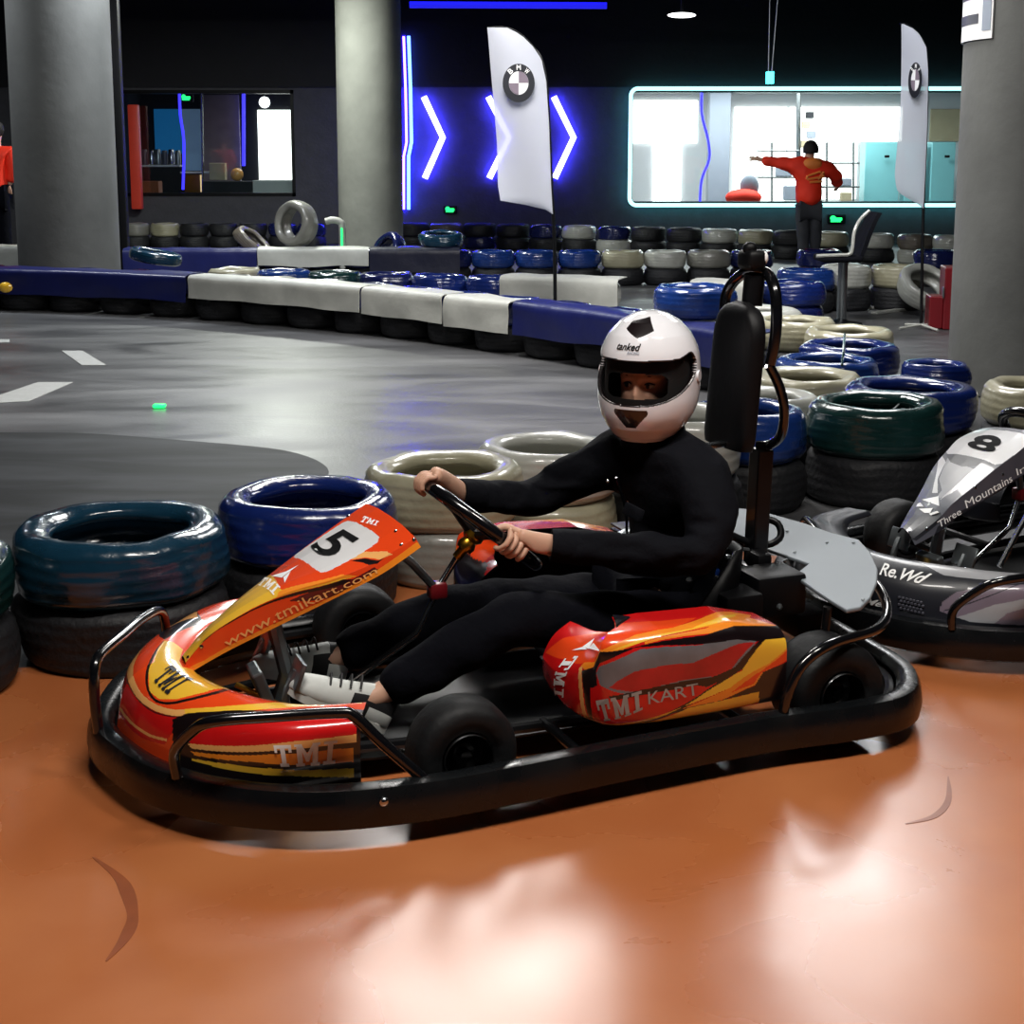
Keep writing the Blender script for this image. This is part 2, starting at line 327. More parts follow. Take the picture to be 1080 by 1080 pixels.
class Surf:
    """moulded panel S(u,v), u,v in 0..1, in a kart's own frame; livery shapes live in its (u,v)"""
    def __init__(s, fn, K, nu, nv, sg=-1): s.fn = fn; s.K = K; s.nu = nu; s.nv = nv; s.cache = None; s.sg = sg
    def normal(s, u, v):
        e = .004; a = s.fn(min(1, u + e), v) - s.fn(max(0, u - e), v); b = s.fn(u, min(1, v + e)) - s.fn(u, max(0, v - e))
        n = a.cross(b); return n.normalized() if n.length > 1e-12 else Vector((0, 0, 1))
    def uv(s, x, y):
        if s.cache is None:
            e = s.K.Mi @ (EYE - s.K.o); s.cache = []
            for iu in range(1, 80):
                for iv in range(1, 56):
                    p = s.fn(iu / 80, iv / 56)
                    if (e - p).dot(s.normal(iu / 80, iv / 56)) * s.sg > -.02: s.cache.append((iu / 80, iv / 56, *s.K.px(p)))
        best = sorted(s.cache, key=lambda c: (c[2] - x) ** 2 + (c[3] - y) ** 2)[0]
        u, v = best[0], best[1]; bu, bv, bd = u, v, (best[2] - x) ** 2 + (best[3] - y) ** 2
        for it in range(12):
            px, py = s.K.px(s.fn(u, v)); ex, ey = x - px, y - py
            if ex * ex + ey * ey < bd: bu, bv, bd = u, v, ex * ex + ey * ey
            if ex * ex + ey * ey < .01: break
            h = .004; pu = s.K.px(s.fn(u + h, v)); pv = s.K.px(s.fn(u, v + h))
            a, b, c, d = (pu[0] - px) / h, (pv[0] - px) / h, (pu[1] - py) / h, (pv[1] - py) / h
            det = a * d - b * c
            if abs(det) < 1e-3: break
            du, dv = (d * ex - b * ey) / det, (a * ey - c * ex) / det
            m = max(abs(du), abs(dv)); k = min(1, .03 / m) if m > 0 else 1
            u = min(1.05, max(-.05, u + du * k)); v = min(1.05, max(-.05, v + dv * k))
        return bu, bv
    def build(s, name, parent, shapes, base, thick=.006, flip=False, mirror=False):
        names = [base]; polys = []
        for mname, pts in shapes:
            if mname not in names: names.append(mname)
            polys.append((names.index(mname), [s.uv(*p) for p in pts]))
        names.append('black_plastic'); ib = len(names) - 1
        g = G(); nu, nv = s.nu, s.nv
        vs = [s.fn(i / nu, j / nv) for i in range(nu + 1) for j in range(nv + 1)]
        ns = []
        for i in range(nu + 1):
            for j in range(nv + 1):
                a = vs[min(nu, i + 1) * (nv + 1) + j] - vs[max(0, i - 1) * (nv + 1) + j]; b = vs[i * (nv + 1) + min(nv, j + 1)] - vs[i * (nv + 1) + max(0, j - 1)]
                n = a.cross(b); ns.append(n.normalized() if n.length > 1e-12 else Vector((0, 0, 1)))
        sg = s.sg; bb = [(min(a for a, _ in pl), max(a for a, _ in pl), min(b for _, b in pl), max(b for _, b in pl)) for _, pl in polys]
        k = (nu + 1) * (nv + 1); back = [v - n * sg * thick for v, n in zip(vs, ns)]
        fs = []; mi = []
        for i in range(nu):
            for j in range(nv):
                a = i * (nv + 1) + j; b = a + nv + 1; fs.append([a, b, b + 1, a + 1]); m = 0; u, v = (i + .5) / nu, (j + .5) / nv
                for (q, pl), (a0, a1, b0, b1) in zip(polys, bb):
                    if a0 <= u <= a1 and b0 <= v <= b1 and inside(u, v, pl): m = q
                mi.append(m); fs.append([k + a, k + a + 1, k + b + 1, k + b]); mi.append(ib)
        for i in range(nu):
            for j in (0, nv):
                a = i * (nv + 1) + j; b = a + nv + 1; fs.append([a, b, k + b, k + a]); mi.append(ib)
        for j in range(nv):
            for i in (0, nu):
                a = i * (nv + 1) + j; fs.append([a, a + 1, k + a + 1, k + a]); mi.append(ib)
        V = vs + back
        if mirror: V = [Vector((p.x, -p.y, p.z)) for p in V]
        g.add(V, fs, mi); return g.obj(name, names, parent, ang=50)
    def text(s, name, parent, txt, q, m, bold=.0, shear=0, eps=.0022):
        """q = four pixels: lower-left, lower-right, upper-right, upper-left of the word"""
        c = [s.uv(*p) for p in q]; vs, fs = text2d(txt, bold, shear); out = []
        for x, y in vs:
            u = (c[0][0] * (1 - x) + c[1][0] * x) * (1 - y) + (c[3][0] * (1 - x) + c[2][0] * x) * y
            v = (c[0][1] * (1 - x) + c[1][1] * x) * (1 - y) + (c[3][1] * (1 - x) + c[2][1] * x) * y
            out.append(s.fn(u, v) + s.normal(u, v) * s.sg * eps)
        g = G(); g.add(out, fs); me = g.mesh(name, m); return link(name, me, parent, False)
def stroke(pts, w):
    """closed outline round a centre line with the given widths"""
    P = cat([(x, y, 0) for x, y in pts], 4); L = []; Rr = []; n = len(P)
    for i, p in enumerate(P):
        t = (P[min(n - 1, i + 1)] - P[max(0, i - 1)]).normalized(); o = Vector((-t.y, t.x, 0)); ww = (w[0] + (w[1] - w[0]) * i / (n - 1)) / 2 if isinstance(w, tuple) else w / 2
        L.append((p + o * ww)[:2]); Rr.append((p - o * ww)[:2])
    return L + Rr[::-1]
def zm(x0, y0, k, pts): return [(x0 + x * k, y0 + y * k) for x, y in pts]
def skin(verts, edges, radii, root=0, sub=2):
    me = bpy.data.meshes.new('s'); me.from_pydata([tuple(v) for v in verts], edges, []); o = bpy.data.objects.new('s', me); C.objects.link(o)
    md = o.modifiers.new('s', 'SKIN'); md.use_smooth_shade = True
    sd = me.skin_vertices[0].data
    for i, r in enumerate(radii): sd[i].radius = (r, r) if not isinstance(r, tuple) else r; sd[i].use_root = (i == root)
    ss = o.modifiers.new('u', 'SUBSURF'); ss.levels = sub
    bpy.context.view_layer.update(); dg = bpy.context.evaluated_depsgraph_get(); m2 = bpy.data.meshes.new_from_object(o.evaluated_get(dg))
    vs = [v.co.copy() for v in m2.vertices]; fs = [list(p.vertices) for p in m2.polygons]
    bpy.data.objects.remove(o); bpy.data.meshes.remove(me); bpy.data.meshes.remove(m2); return vs, fs
def chain(g, pts, radii, mi=0, sub=2):
    vs, fs = skin(pts, [(i, i + 1) for i in range(len(pts) - 1)], radii, 0, sub); g.add(vs, fs, mi); return g

# ================================================================== THE SETTING
g = G(); g.box((0, 12, -.06), (34, 40, .1)); struct('floor', g, 'asphalt')
# orange epoxy pit floor in front of the tyre barrier
edge = [(-600, 700), (0, 706), (240, 672), (340, 625), (470, 585), (600, 566), (760, 580), (900, 596), (1080, 606), (1500, 610)]
ep = [atz(x, y) for x, y in edge]; g = G()
poly = [(p.x, p.y) for p in cat(ep, 6)] + [(9, -3), (-9, -3)]
g.prism(poly, .010, Matrix.Translation((0, 0, -.008))); struct('floor.001', g, 'epoxy_orange')
# darker resurfaced patch of track at the left
pe = [(-300, 452), (0, 455), (90, 456), (200, 464), (300, 474), (345, 492), (330, 512), (275, 535), (240, 560), (150, 640), (-300, 640)]
g = G(); g.prism([(p.x, p.y) for p in cat([atz(x, y) for x, y in pe[:-2]], 5) + [atz(x, y) for x, y in pe[-2:]]], .004, Matrix.Translation((0, 0, -.009))); struct('floor.002', g, 'asphalt_dark')
g = G(); g.box((0, 11, CEIL + .1), (34, 44, .2)); struct('ceiling', g, 'ceiling')
WY = 25.0
def wx(px): return aty(px, 200, WY).x
def wz(py): return aty(540, py, WY).z
def wall_with(name, x0, x1, openings, m):
    g = G(); cur = x0
    for a, b, zb, zt in openings:
        g.box(((cur + a) / 2, WY + .1, CEIL / 2), (a - cur, .2, CEIL)); g.box(((a + b) / 2, WY + .1, zb / 2), (b - a, .2, zb))
        g.box(((a + b) / 2, WY + .1, (zt + CEIL) / 2), (b - a, .2, CEIL - zt)); cur = b
    g.box(((cur + x1) / 2, WY + .1, CEIL / 2), (x1 - cur, .2, CEIL)); return struct(name, g, m)
LW = (wx(128), wx(312), wz(207), wz(95)); RW = (wx(663), wx(1046), wz(216), wz(94))
wall_with('wall_back', -15, 15, [LW, RW], 'wall_brick')
g = G(); g.box((-15, 12, CEIL / 2), (.2, 30, CEIL)); struct('wall_left', g, 'wall_black')
g = G(); g.box((15, 12, CEIL / 2), (.2, 30, CEIL)); struct('wall_right', g, 'wall_black')
# black valance board over the back wall above the windows
g = G(); g.box((0, WY - .03, (wz(92) + CEIL) / 2), (29.6, .05, CEIL - wz(92))); struct('trim_1', g, 'wall_black')
# ceiling beams and ducts
for i, (y, z) in enumerate([(22.2, 4.05), (14, 4.02), (8.0, 4.02)]):
    g = G(); g.box((0, y, z), (29, .35, .3), bev=.02); struct('trim_%d' % (i + 2), g, 'ceiling')
def window(n, W, glass=True):
    x0, x1, z0, z1 = W; r = empty('window_%d' % n, ((x0 + x1) / 2, WY + .05, z0)); tag(r, None, None, None, 'structure'); w_ = x1 - x0; h = z1 - z0
    g = G()
    for a in (-w_ / 2 + .03, w_ / 2 - .03): g.box((a, 0, h / 2), (.06, .12, h))
    for a in (.03, h - .03): g.box((0, 0, a), (w_, .12, .06))
    g.obj('window_frame', 'black_metal', r, False)
    g = G(); g.box((0, .02, h / 2), (w_ - .1, .012, h - .1)); g.obj('pane', 'glass', r, False); return r
window(1, LW); window(2, RW)
# rooms behind the two windows
def room(tag_, x0, x1, y1, wm, fm, cm):
    g = G(); g.box(((x0 + x1) / 2, y1, 1.7), (x1 - x0, .1, 3.4)); struct('wall_%s_far' % tag_, g, wm)
    g = G(); g.box((x0, (WY + .2 + y1) / 2, 1.7), (.1, y1 - WY - .2, 3.4)); struct('wall_%s_left' % tag_, g, wm)
    g = G(); g.box((x1, (WY + .2 + y1) / 2, 1.7), (.1, y1 - WY - .2, 3.4)); struct('wall_%s_right' % tag_, g, wm)
    g = G(); g.box(((x0 + x1) / 2, (WY + .2 + y1) / 2, 3.0), (x1 - x0, y1 - WY - .2, .1)); struct('ceiling.00%d' % cm, g, 'room_dark')
room('lounge', RW[0] - .8, RW[1] + 1.5, 29.5, 'room_white', 0, 1)
room('office', LW[0] - .8, LW[1] + .6, 29.5, 'room_dark', 0, 2)
area('lounge_light', (4.8, 27.0, 2.9), (0, 0, 0), 5, 1.5, 330, (1, .99, .96))
area('office_light', (-4.4, 27, 2.9), (0, 0, 0), 1.5, 1, 28, (1, .95, .85))

# concrete pillars
def pillar(n, pxl, pxr, Y, ypx, m, h=CEIL):
    a = aty(pxl, ypx, Y).x; b = aty(pxr, ypx, Y).x; r = (b - a) / 2; c = (a + b) / 2
    g = G(); g.lathe([(r, 0), (r, h)], 64); o = g.obj('pillar', m); o.location = (c, Y, 0)
    return o, r, Vector((c, Y, 0))
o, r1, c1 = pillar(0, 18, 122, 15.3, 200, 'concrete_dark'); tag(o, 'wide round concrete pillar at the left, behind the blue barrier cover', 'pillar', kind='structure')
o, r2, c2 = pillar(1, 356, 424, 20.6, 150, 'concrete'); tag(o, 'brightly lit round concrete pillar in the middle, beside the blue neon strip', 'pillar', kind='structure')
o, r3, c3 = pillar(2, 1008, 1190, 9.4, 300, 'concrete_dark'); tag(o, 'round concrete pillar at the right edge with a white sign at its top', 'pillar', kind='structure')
# sign wrapped round the right pillar
def on_pillar(px, py, c=None, r=None):
    """hit point on the pillar surface -> (angle, z)"""
    c = c3; r = r3 + .012; d = ray(px, py); ex, ey = EYE.x - c.x, EYE.y - c.y
    A = d.x ** 2 + d.y ** 2; B = 2 * (ex * d.x + ey * d.y); D = B * B - 4 * A * (ex * ex + ey * ey - r * r); D = max(D, 0)
    t = (-B - math.sqrt(D)) / (2 * A); p = EYE + d * t; return math.atan2(p.y - c.y, p.x - c.x), p.z
def wrap(name, a0, a1, z0, z1, mname, parent, rr, round_=0):
    if a0 < 0: a0 += 2 * PI
    if a1 < 0: a1 += 2 * PI
    g = G(); n = 20
    vs = []
    for i in range(n + 1):
        a = a0 + (a1 - a0) * i / n
        for z, q in ((z0, rr), (z1, rr), (z1, rr - .01), (z0, rr - .01)): vs.append((c3.x + q * math.cos(a), c3.y + q * math.sin(a), z))
    fs = [[i * 4 + j, i * 4 + (j + 1) % 4, i * 4 + 4 + (j + 1) % 4, i * 4 + 4 + j] for i in range(n) for j in range(4)] + [[0, 1, 2, 3], [n * 4 + 3, n * 4 + 2, n * 4 + 1, n * 4]]
    g.add(vs, fs); return g.obj(name, mname, parent, True, 50)
aL, zb = on_pillar(1021, 62); aR, zr = on_pillar(1046, 40); AL = aR if aR > 0 else aR + 2 * PI
sg = wrap('pillar_sign', AL - 1.25, AL, zr, 3.9, 'letter_white', None, r3 + .014); tag(sg, 'white sign with grey lettering wrapped round the top of the right pillar', 'sign')
for k in range(4):
    z = zr + .1 + k * .155; wrap('lettering', AL - .75, AL - .22, z, z + .06, 'k_grey', sg, r3 + .018)
wrap('lettering', AL - .15, AL - .02, zr + .05, zr + .3, 'room_grey', sg, r3 + .018)
# dark pole and red panel by the left pillar
p = aty(128, 200, 17.5)
g = G(); g.box((0, 0, CEIL / 2), (.12, .12, CEIL), bev=.01); o = g.obj('steel_post', 'black_plastic'); o.location = (p.x, 17.5, 0); tag(o, 'black square steel post right of the left pillar', 'post')
a = aty(134, 160, 24.6); b = aty(145, 160, 24.6); zt = aty(140, 110, 24.6).z; zb2 = aty(140, 221, 24.6).z
g = G(); g.box((0, 0, 0), (b.x - a.x, .14, zt - zb2), bev=.02); o = g.obj('wall_panel', 'red_panel'); o.location = ((a.x + b.x) / 2, 24.6 + .2, (zt + zb2) / 2); tag(o, 'tall narrow red panel on the wall beside the left window', 'panel')

# painted dashes on the track
for k, q in enumerate([[(65, 369), (87, 369), (112, 384), (86, 384)], [(-8, 418), (40, 402), (77, 402), (30, 422), (-8, 424)], [(-30, 357), (10, 357), (10, 360), (-30, 361)]]):
    g = G(); pts = [atz(x, y) for x, y in q]; g.prism([(p.x, p.y) for p in pts], .003, Matrix.Translation((0, 0, -.009))); o = g.obj('road_marking', 'road_paint', None, False)
    tag(o, ['short white painted dash on the grey track, pointing right', 'longer white painted dash at the left edge of the track', 'faint thin white dash furthest away at the left edge'][k], 'road marking')
# tyre scuffs on the orange floor
for k, (pts, w0) in enumerate([([(98, 905), (128, 930), (140, 965), (132, 990), (112, 1015)], .014), ([(955, 870), (985, 862), (1000, 845), (1000, 820)], .007)]):
    P3 = cat([atz(x, y) for x, y in pts], 6); n = len(P3); L = []; Q = []
    for i, p in enumerate(P3):
        t = (P3[min(n - 1, i + 1)] - P3[max(0, i - 1)]).normalized(); o_ = Vector((-t.y, t.x, 0)); ww = w0 * math.sin(PI * (i + .3) / (n - .4)) * (1 + .4 * noise.noise(p * 9)) + .001
        L.append(p + o_ * ww); Q.append(p - o_ * ww)
    g = G(); g.prism([(p.x, p.y) for p in L + Q[::-1]], .0016, Matrix.Translation((0, 0, .0015))); o = g.obj('skid_mark', 'skid', None, False)
    tag(o, ['curved dark tyre scuff on the orange floor at lower left', 'faint tyre scuff on the orange floor behind the rear bumper'][k], 'skid mark')

# ceiling lamps that light the hall
for k, (x, y, lx, ly, pw, col) in enumerate(LAMPS):
    area('lamp_light', (x, y, CEIL - .14), (0, 0, 0), lx, ly, pw, col)
    if y < 20:
        r = empty('ceiling_lamp', (x, y, CEIL), 0, ['ceiling lamp panel above the orange kart nose', 'ceiling lamp panel above the pit floor at right', 'large ceiling lamp panel over the track bend', 'ceiling lamp panel over the stacked tyres', 'ceiling lamp panel over the left of the track', 'ceiling lamp panel beside the middle pillar', 'unseen ceiling lamp added to brighten the second flag', 'small ceiling lamp beside the left pillar'][k], 'lamp')
        g = G(); g.box((0, 0, -.05), (lx + .06, ly + .06, .1), bev=.01); g.obj('lamp_housing', 'black_metal', r, False)
        g = G(); g.box((0, 0, -.11), (lx, ly, .02)); g.obj('diffuser', 'lamp_glow', r, False)
p = aty(719, 16, 22.5)
r = empty('ceiling_lamp', (p.x, 22.5, p.z), 0, 'small oval white ceiling light glowing above the window', 'lamp')
g = G(); g.ell((0, 0, 0), (.22, .12, .04), 24); g.obj('diffuser', 'lamp_glow', r); g = G(); g.tube([(0, 0, .03), (0, 0, CEIL - p.z)], .02); g.obj('stem', 'black_metal', r)
# blue led line along the ceiling beam
def bar(a, b, r, m, name, label=None, cat_=None, group=None, parent=None):
    g = G(); g.tube([a, b] if not isinstance(a, list) else a, r, n=10); o = g.obj(name, m, parent); 
    if label: tag(o, label, cat_, group)
    return o
a = aty(432, 5, 21.97); b = aty(640, 6, 21.97)
bar(a, b, .05, 'neon_dim', 'neon_strip', 'blue neon line along the dark ceiling', 'neon light'); l = area('neon_wash', ((a.x + b.x) / 2, 21.7, a.z - .0), (PI, 0, 0), b.x - a.x, .1, 260, (.02, .03, 1))

# ------------------------------------------------------------------ neon on the back wall
NY = WY - .14
def neon(name, pts, label, w=.055):
    r = empty(name, pts[0], 0, label, 'neon light'); q = [Vector(p) - Vector(pts[0]) for p in pts]
    g = G(); g.tube(q, w, n=12); g.obj('tube', 'neon_white', r)
    g = G(); g.tube([v + Vector((0, .085, 0)) for v in q], .02, n=8); g.obj('backlight', 'neon_blue', r)
    for t in (.15, .85):
        c = q[0].lerp(q[1], t); g = G(); g.tube([c, c + Vector((0, .138, 0))], .012, n=6); g.obj('bracket', 'black_metal', r)
    return r
for k, (x0, x1) in enumerate([(447, 467), (515, 537), (584, 605)]):
    pts = [aty(x0, 102, NY), aty(x1, 145, NY), aty(x0 + 1, 188, NY)]
    neon('neon_arrow', pts, ['white chevron neon with blue glow, nearest the middle pillar', 'white chevron neon half hidden behind the feather flag', 'white chevron neon with blue glow, right of the feather flag'][k])
pts = [aty(431, 38, NY), aty(433, 95, NY), aty(434, 150, NY), aty(431, 165, NY), aty(431, 221, NY)]
r = empty('neon_strip', pts[0], 0, 'tall blue vertical neon strip beside the middle pillar', 'neon light'); q = [p - pts[0] for p in pts]
g = G(); g.tube(q, .028, n=10); g.obj('tube', 'neon_bluestrip', r); g = G(); g.tube([v + Vector((-.09, .07, 0)) for v in q], .02, n=8); g.obj('backlight', 'neon_blue', r)
# cyan led frame round the wide window
x0, x1, z0, z1 = RW; rr = .12
cp = []
for cx, cz, a0 in ((x0 + rr, z1 - rr, 90), (x0 + rr, z0 + rr, 180), (x1 - rr, z0 + rr, 270), (x1 - rr, z1 - rr, 0)):
    for q in range(7): a_ = R(a0 + q * 15); cp.append(Vector((cx + rr * math.cos(a_), NY - .08, cz + rr * math.sin(a_))))
r = empty('window_light_border', (x0, NY, z0), 0, 'cyan glowing light frame around the wide window', 'neon light')
g = G(); g.tube([p - Vector((x0, NY, z0)) for p in cp], .034, closed=True, n=10); g.obj('tube', 'neon_cyan', r)
g = G(); g.tube([p - Vector((x0, NY, z0)) + Vector((0, .09, 0)) for p in cp], .015, closed=True, n=6); g.obj('backlight', 'neon_teal', r)
for q_ in (cp[3], cp[10], cp[17], cp[24]): g = G(); a_ = q_ - Vector((x0, NY, z0)); g.tube([a_, a_ + Vector((0, .225, 0))], .012, n=6); g.obj('bracket', 'black_metal', r)
# green exit lights
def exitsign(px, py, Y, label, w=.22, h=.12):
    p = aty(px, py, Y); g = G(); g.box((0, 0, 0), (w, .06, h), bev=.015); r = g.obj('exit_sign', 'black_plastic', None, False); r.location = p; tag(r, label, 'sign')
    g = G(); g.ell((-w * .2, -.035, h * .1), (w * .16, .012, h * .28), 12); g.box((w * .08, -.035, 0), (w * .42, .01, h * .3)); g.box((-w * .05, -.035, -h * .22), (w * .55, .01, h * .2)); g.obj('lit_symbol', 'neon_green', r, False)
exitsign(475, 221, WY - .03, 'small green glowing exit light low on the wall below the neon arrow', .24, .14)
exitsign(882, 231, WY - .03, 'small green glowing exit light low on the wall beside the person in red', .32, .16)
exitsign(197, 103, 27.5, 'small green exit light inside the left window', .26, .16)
p = atz(168, 427, .01); g = G(); g.box((0, 0, .012), (.075, .05, .02), bev=.006); o = g.obj('green_glint', 'neon_green', None); o.location = (p.x, p.y, -.008); tag(o, 'tiny green glint on the grey track, built as a glowing block', 'glint')  # glint of green light on the track, modelled as a small glowing block
# hanging sensor
p = aty(812, 82, 17); r = empty('hanging_sensor', p, 0, 'small cyan lit sensor hanging on two cables from the ceiling', 'sensor')
g = G(); g.box((0, 0, 0), (.09, .06, .14), bev=.01); g.obj('sensor_body', 'neon_teal', r); 
g = G(); g.tube([(-.02, 0, .06), (-.03, 0, CEIL - p.z)], .007, n=6); g.obj('cable', 'steel', r); g = G(); g.tube([(.02, 0, .06), (.11, 0, CEIL - p.z)], .007, n=6); g.obj('cable', 'steel', r)

# ------------------------------------------------------------------ things seen through the wide window
def flat(name, x0, y0, x1, y1, Y, m, label, cat_, d=.05, parent=None, group=None):
    a = aty(x0, y1, Y); b = aty(x1, y0, Y); g = G(); g.box(((a.x + b.x) / 2, Y, (a.z + b.z) / 2), (b.x - a.x, d, b.z - a.z), bev=min(.01, d / 4)); o = g.obj(name, m, parent, False)
    if label: tag(o, label, cat_, group)
    return o
flat('pale_panel', 667, 106, 736, 151, 29.42, 'overexposed_white', 'wide glowing patch of overexposed white wall at the left inside the lit window', 'bright wall')  # overexposed white walls, put in as self-glowing panels
flat('pale_panel', 688, 151, 719, 222, 29.42, 'overexposed_white', 'narrow upright glowing patch of overexposed white wall under the wide one', 'bright wall')
flat('pale_panel', 772, 113, 830, 222, 29.42, 'overexposed_white', 'glowing patch of overexposed white wall behind the outstretched hand of the person in red', 'bright wall')
flat('pale_panel', 830, 113, 906, 210, 29.42, 'overexposed_white', 'glowing patch of overexposed white wall behind the head of the person in red', 'bright wall')
flat('pale_panel', 906, 113, 952, 149, 29.42, 'overexposed_white', 'glowing patch of overexposed white wall above the turquoise lockers', 'bright wall')
flat('pale_panel', 980, 115, 1040, 149, 29.42, 'carton', 'cream wall panel above the far right locker', 'panel')
flat('interior_column', 745, 96, 770, 225, 28.4, 'room_grey', 'grey column inside the lit window', 'column', .3)
for k, (a, b) in enumerate([(907, 948), (949, 975), (976, 1006)]):
    o = flat('locker', a, 150, b - 1, 245, 28.2, 'locker', ['turquoise locker door inside the window, left of the second flag', 'turquoise locker door behind the second flag', 'turquoise locker door at the right end of the window'][k], 'locker', .4)
    q = aty((a + b) / 2 + 8, 165, 27.9); g = G(); g.box(q, (.09, .05, .05), bev=.01); g.obj('handle', 'black_plastic', o)
g = G()
r = empty('storage_rack', (0, 0, 0), 0, 'thin metal rack of boxes behind the person in red', 'rack')
for x in (814, 842, 872, 900):
    a = aty(x, 245, 28); b = aty(x, 150 if x != 842 else 96, 28); bar(a, b, .022 if x != 842 else .05, 'steel', 'upright', parent=r)
for y, xa, xb in ((158, 798, 842), (171, 838, 905), (186, 798, 842), (196, 838, 905), (212, 798, 905)):
    flat('shelf', xa, y, xb, y + 2, 28, 'steel', None, None, .3, r)
for k, (x, y, w_, h, m) in enumerate([(818, 171, 17, 15, 'room_grey'), (826, 196, 14, 15, 'room_grey'), (850, 118, 8, 7, 'room_dark'), (846, 128, 8, 7, 'carton'), (851, 138, 9, 8, 'room_grey'), (845, 148, 8, 8, 'carton'), (884, 188, 14, 8, 'room_grey'), (886, 203, 12, 9, 'carton')]):
    flat('storage_box', x, y, x + w_, y + h, 27.9, m, ['grey crate on the rack left of the person in red', 'grey bin on the lowest rack shelf', 'small dark box topmost on the tall rack post', 'small tan box second from the top of the rack post', 'small grey box third on the rack post', 'small tan box lowest on the rack post', 'grey box on the rack right of the person in red', 'tan box on the low shelf right of the person in red'][k], 'box', .12)
r = empty('blue_glow_strip', (0, 0, 0), 0, 'wavy blue neon reflection in the lit window, built as a glowing tube', 'neon light')
g = G(); g.tube([aty(x, y, 26.5) for x, y in [(741, 84), (740, 118), (747, 148), (748, 168), (740, 190), (738, 220)]], .022, k=4, n=8); g.obj('tube', 'blue_strip_glow', r)  # neon reflection in the window glass, modelled as a glowing tube
# chair with a red back seen low in the window
p = aty(784, 214, 26.6); r = empty('lounge_chair', p, 0, 'red padded chair low behind the window glass', 'chair')
g = G(); g.ell((0, 0, .1), (.34, .25, .16), 20); g.obj('seat', 'red_jacket', r); g = G(); g.ell((.12, .1, .3), (.18, .1, .22), 20); g.obj('backrest', 'room_grey', r)
g = G(); g.tube([(0, 0, 0), (0, 0, -p.z)], .03); g.obj('pedestal', 'steel', r)

# ------------------------------------------------------------------ things seen through the left window
flat('display_board', 164, 115, 192, 162, 29.42, 'board_blue', 'bright blue board behind the left window', 'board')
flat('display_board', 193, 115, 211, 180, 29.42, 'board_pale', 'pale blue board beside the bright blue one', 'board')
flat('pale_panel', 274, 116, 309, 208, 29.42, 'overexposed_white', 'overexposed white doorway built as a glowing panel at the right of the left window', 'bright wall')  # brightness of the white doorway is put in as self-glow
flat('cabinet', 140, 206, 215, 250, 26.6, 'room_dark', 'dark low cabinet under the office shelf', 'cabinet', .4)
p = aty(279, 108, 28.4); g = G(); g.ell((0, 0, 0), (.11, .11, .11), 16); o = g.obj('globe_lamp', 'lamp_glow'); o.location = p; g = G(); g.tube([(0, 0, .1), (0, 0, 2.96 - p.z)], .012, n=6); g.obj('stem', 'steel', o); tag(o, 'round white globe lamp inside the left window', 'lamp')
flat('curtain', 216, 100, 252, 240, 28.9, 'k_mauve', 'grey brown curtain inside the left window', 'curtain', .08)
for y, xa, xb, k in ((174, 140, 192, 0), (181, 192, 226, 1)):
    flat('wall_shelf', xa, y, xb, y + 2, 27, 'room_white', ['white shelf holding the row of cans', 'white shelf right of the blue light strip'][k], 'shelf', .35)
for k, x in enumerate(range(146, 192, 7)):
    a = aty(x, 174, 26.95); g = G(); h = .27 + .02 * (k % 2); g.lathe([(0, 0), (.052, 0), (.055, .02), (.055, h - .02), (.04, h), (0, h)], 16); o = g.obj('can', ['steel', 'k_grey', 'chrome'][k % 3]); o.location = a
    tag(o, ['leftmost of the metal cans on the white shelf', 'second metal can from the left on the white shelf', 'third metal can from the left on the white shelf', 'middle metal can on the white shelf', 'third metal can from the right on the white shelf', 'second metal can from the right on the white shelf', 'rightmost of the metal cans on the white shelf'][k], 'can', 'cans on the office shelf')
flat('office_box', 146, 191, 169, 206, 26.6, 'wood', 'orange brown wooden box in the left window corner', 'box', .3)
flat('office_box', 222, 172, 238, 190, 26.8, 'carton', 'pale carton right of the shelves in the left window', 'box', .2)
flat('office_box', 196, 184, 212, 203, 26.8, 'gold', 'yellow box under the right office shelf', 'box', .2)
flat('desk', 218, 191, 270, 214, 26.4, 'room_dark', 'dark office desk behind the left window', 'desk', .6)
flat('desk', 270, 190, 311, 214, 26.4, 'room_white', 'white counter under the overexposed white doorway', 'counter', .6)
g = G(); q = aty(250, 184, 26.5); g.ell(q, (.12, .1, .12), 16); o = g.obj('copper_pot', 'p_peach'); tag(o, 'round copper coloured pot on the dark desk', 'pot')
r = empty('blue_glow_strip', (0, 0, 0), 0, 'blue light strip hanging in the left window beside the cans', 'neon light')
g = G(); g.tube([aty(x, y, 26) for x, y in [(189, 82), (190, 120), (194, 150), (193, 200)]], .025, k=3, n=8); g.obj('tube', 'blue_strip_glow', r)
r = empty('blue_glow_strip', (0, 0, 0), 0, 'short blue light strip beside the overexposed white doorway', 'neon light')
g = G(); g.tube([aty(x, y, 28.8) for x, y in [(257, 92), (257, 175)]], .035, n=8); g.obj('tube', 'blue_strip_glow', r)
bar(aty(213, 96, 26.2), aty(214, 206, 26.2), .02, 'chrome', 'metal_pole', 'thin bright metal pole in the left window', 'pole')

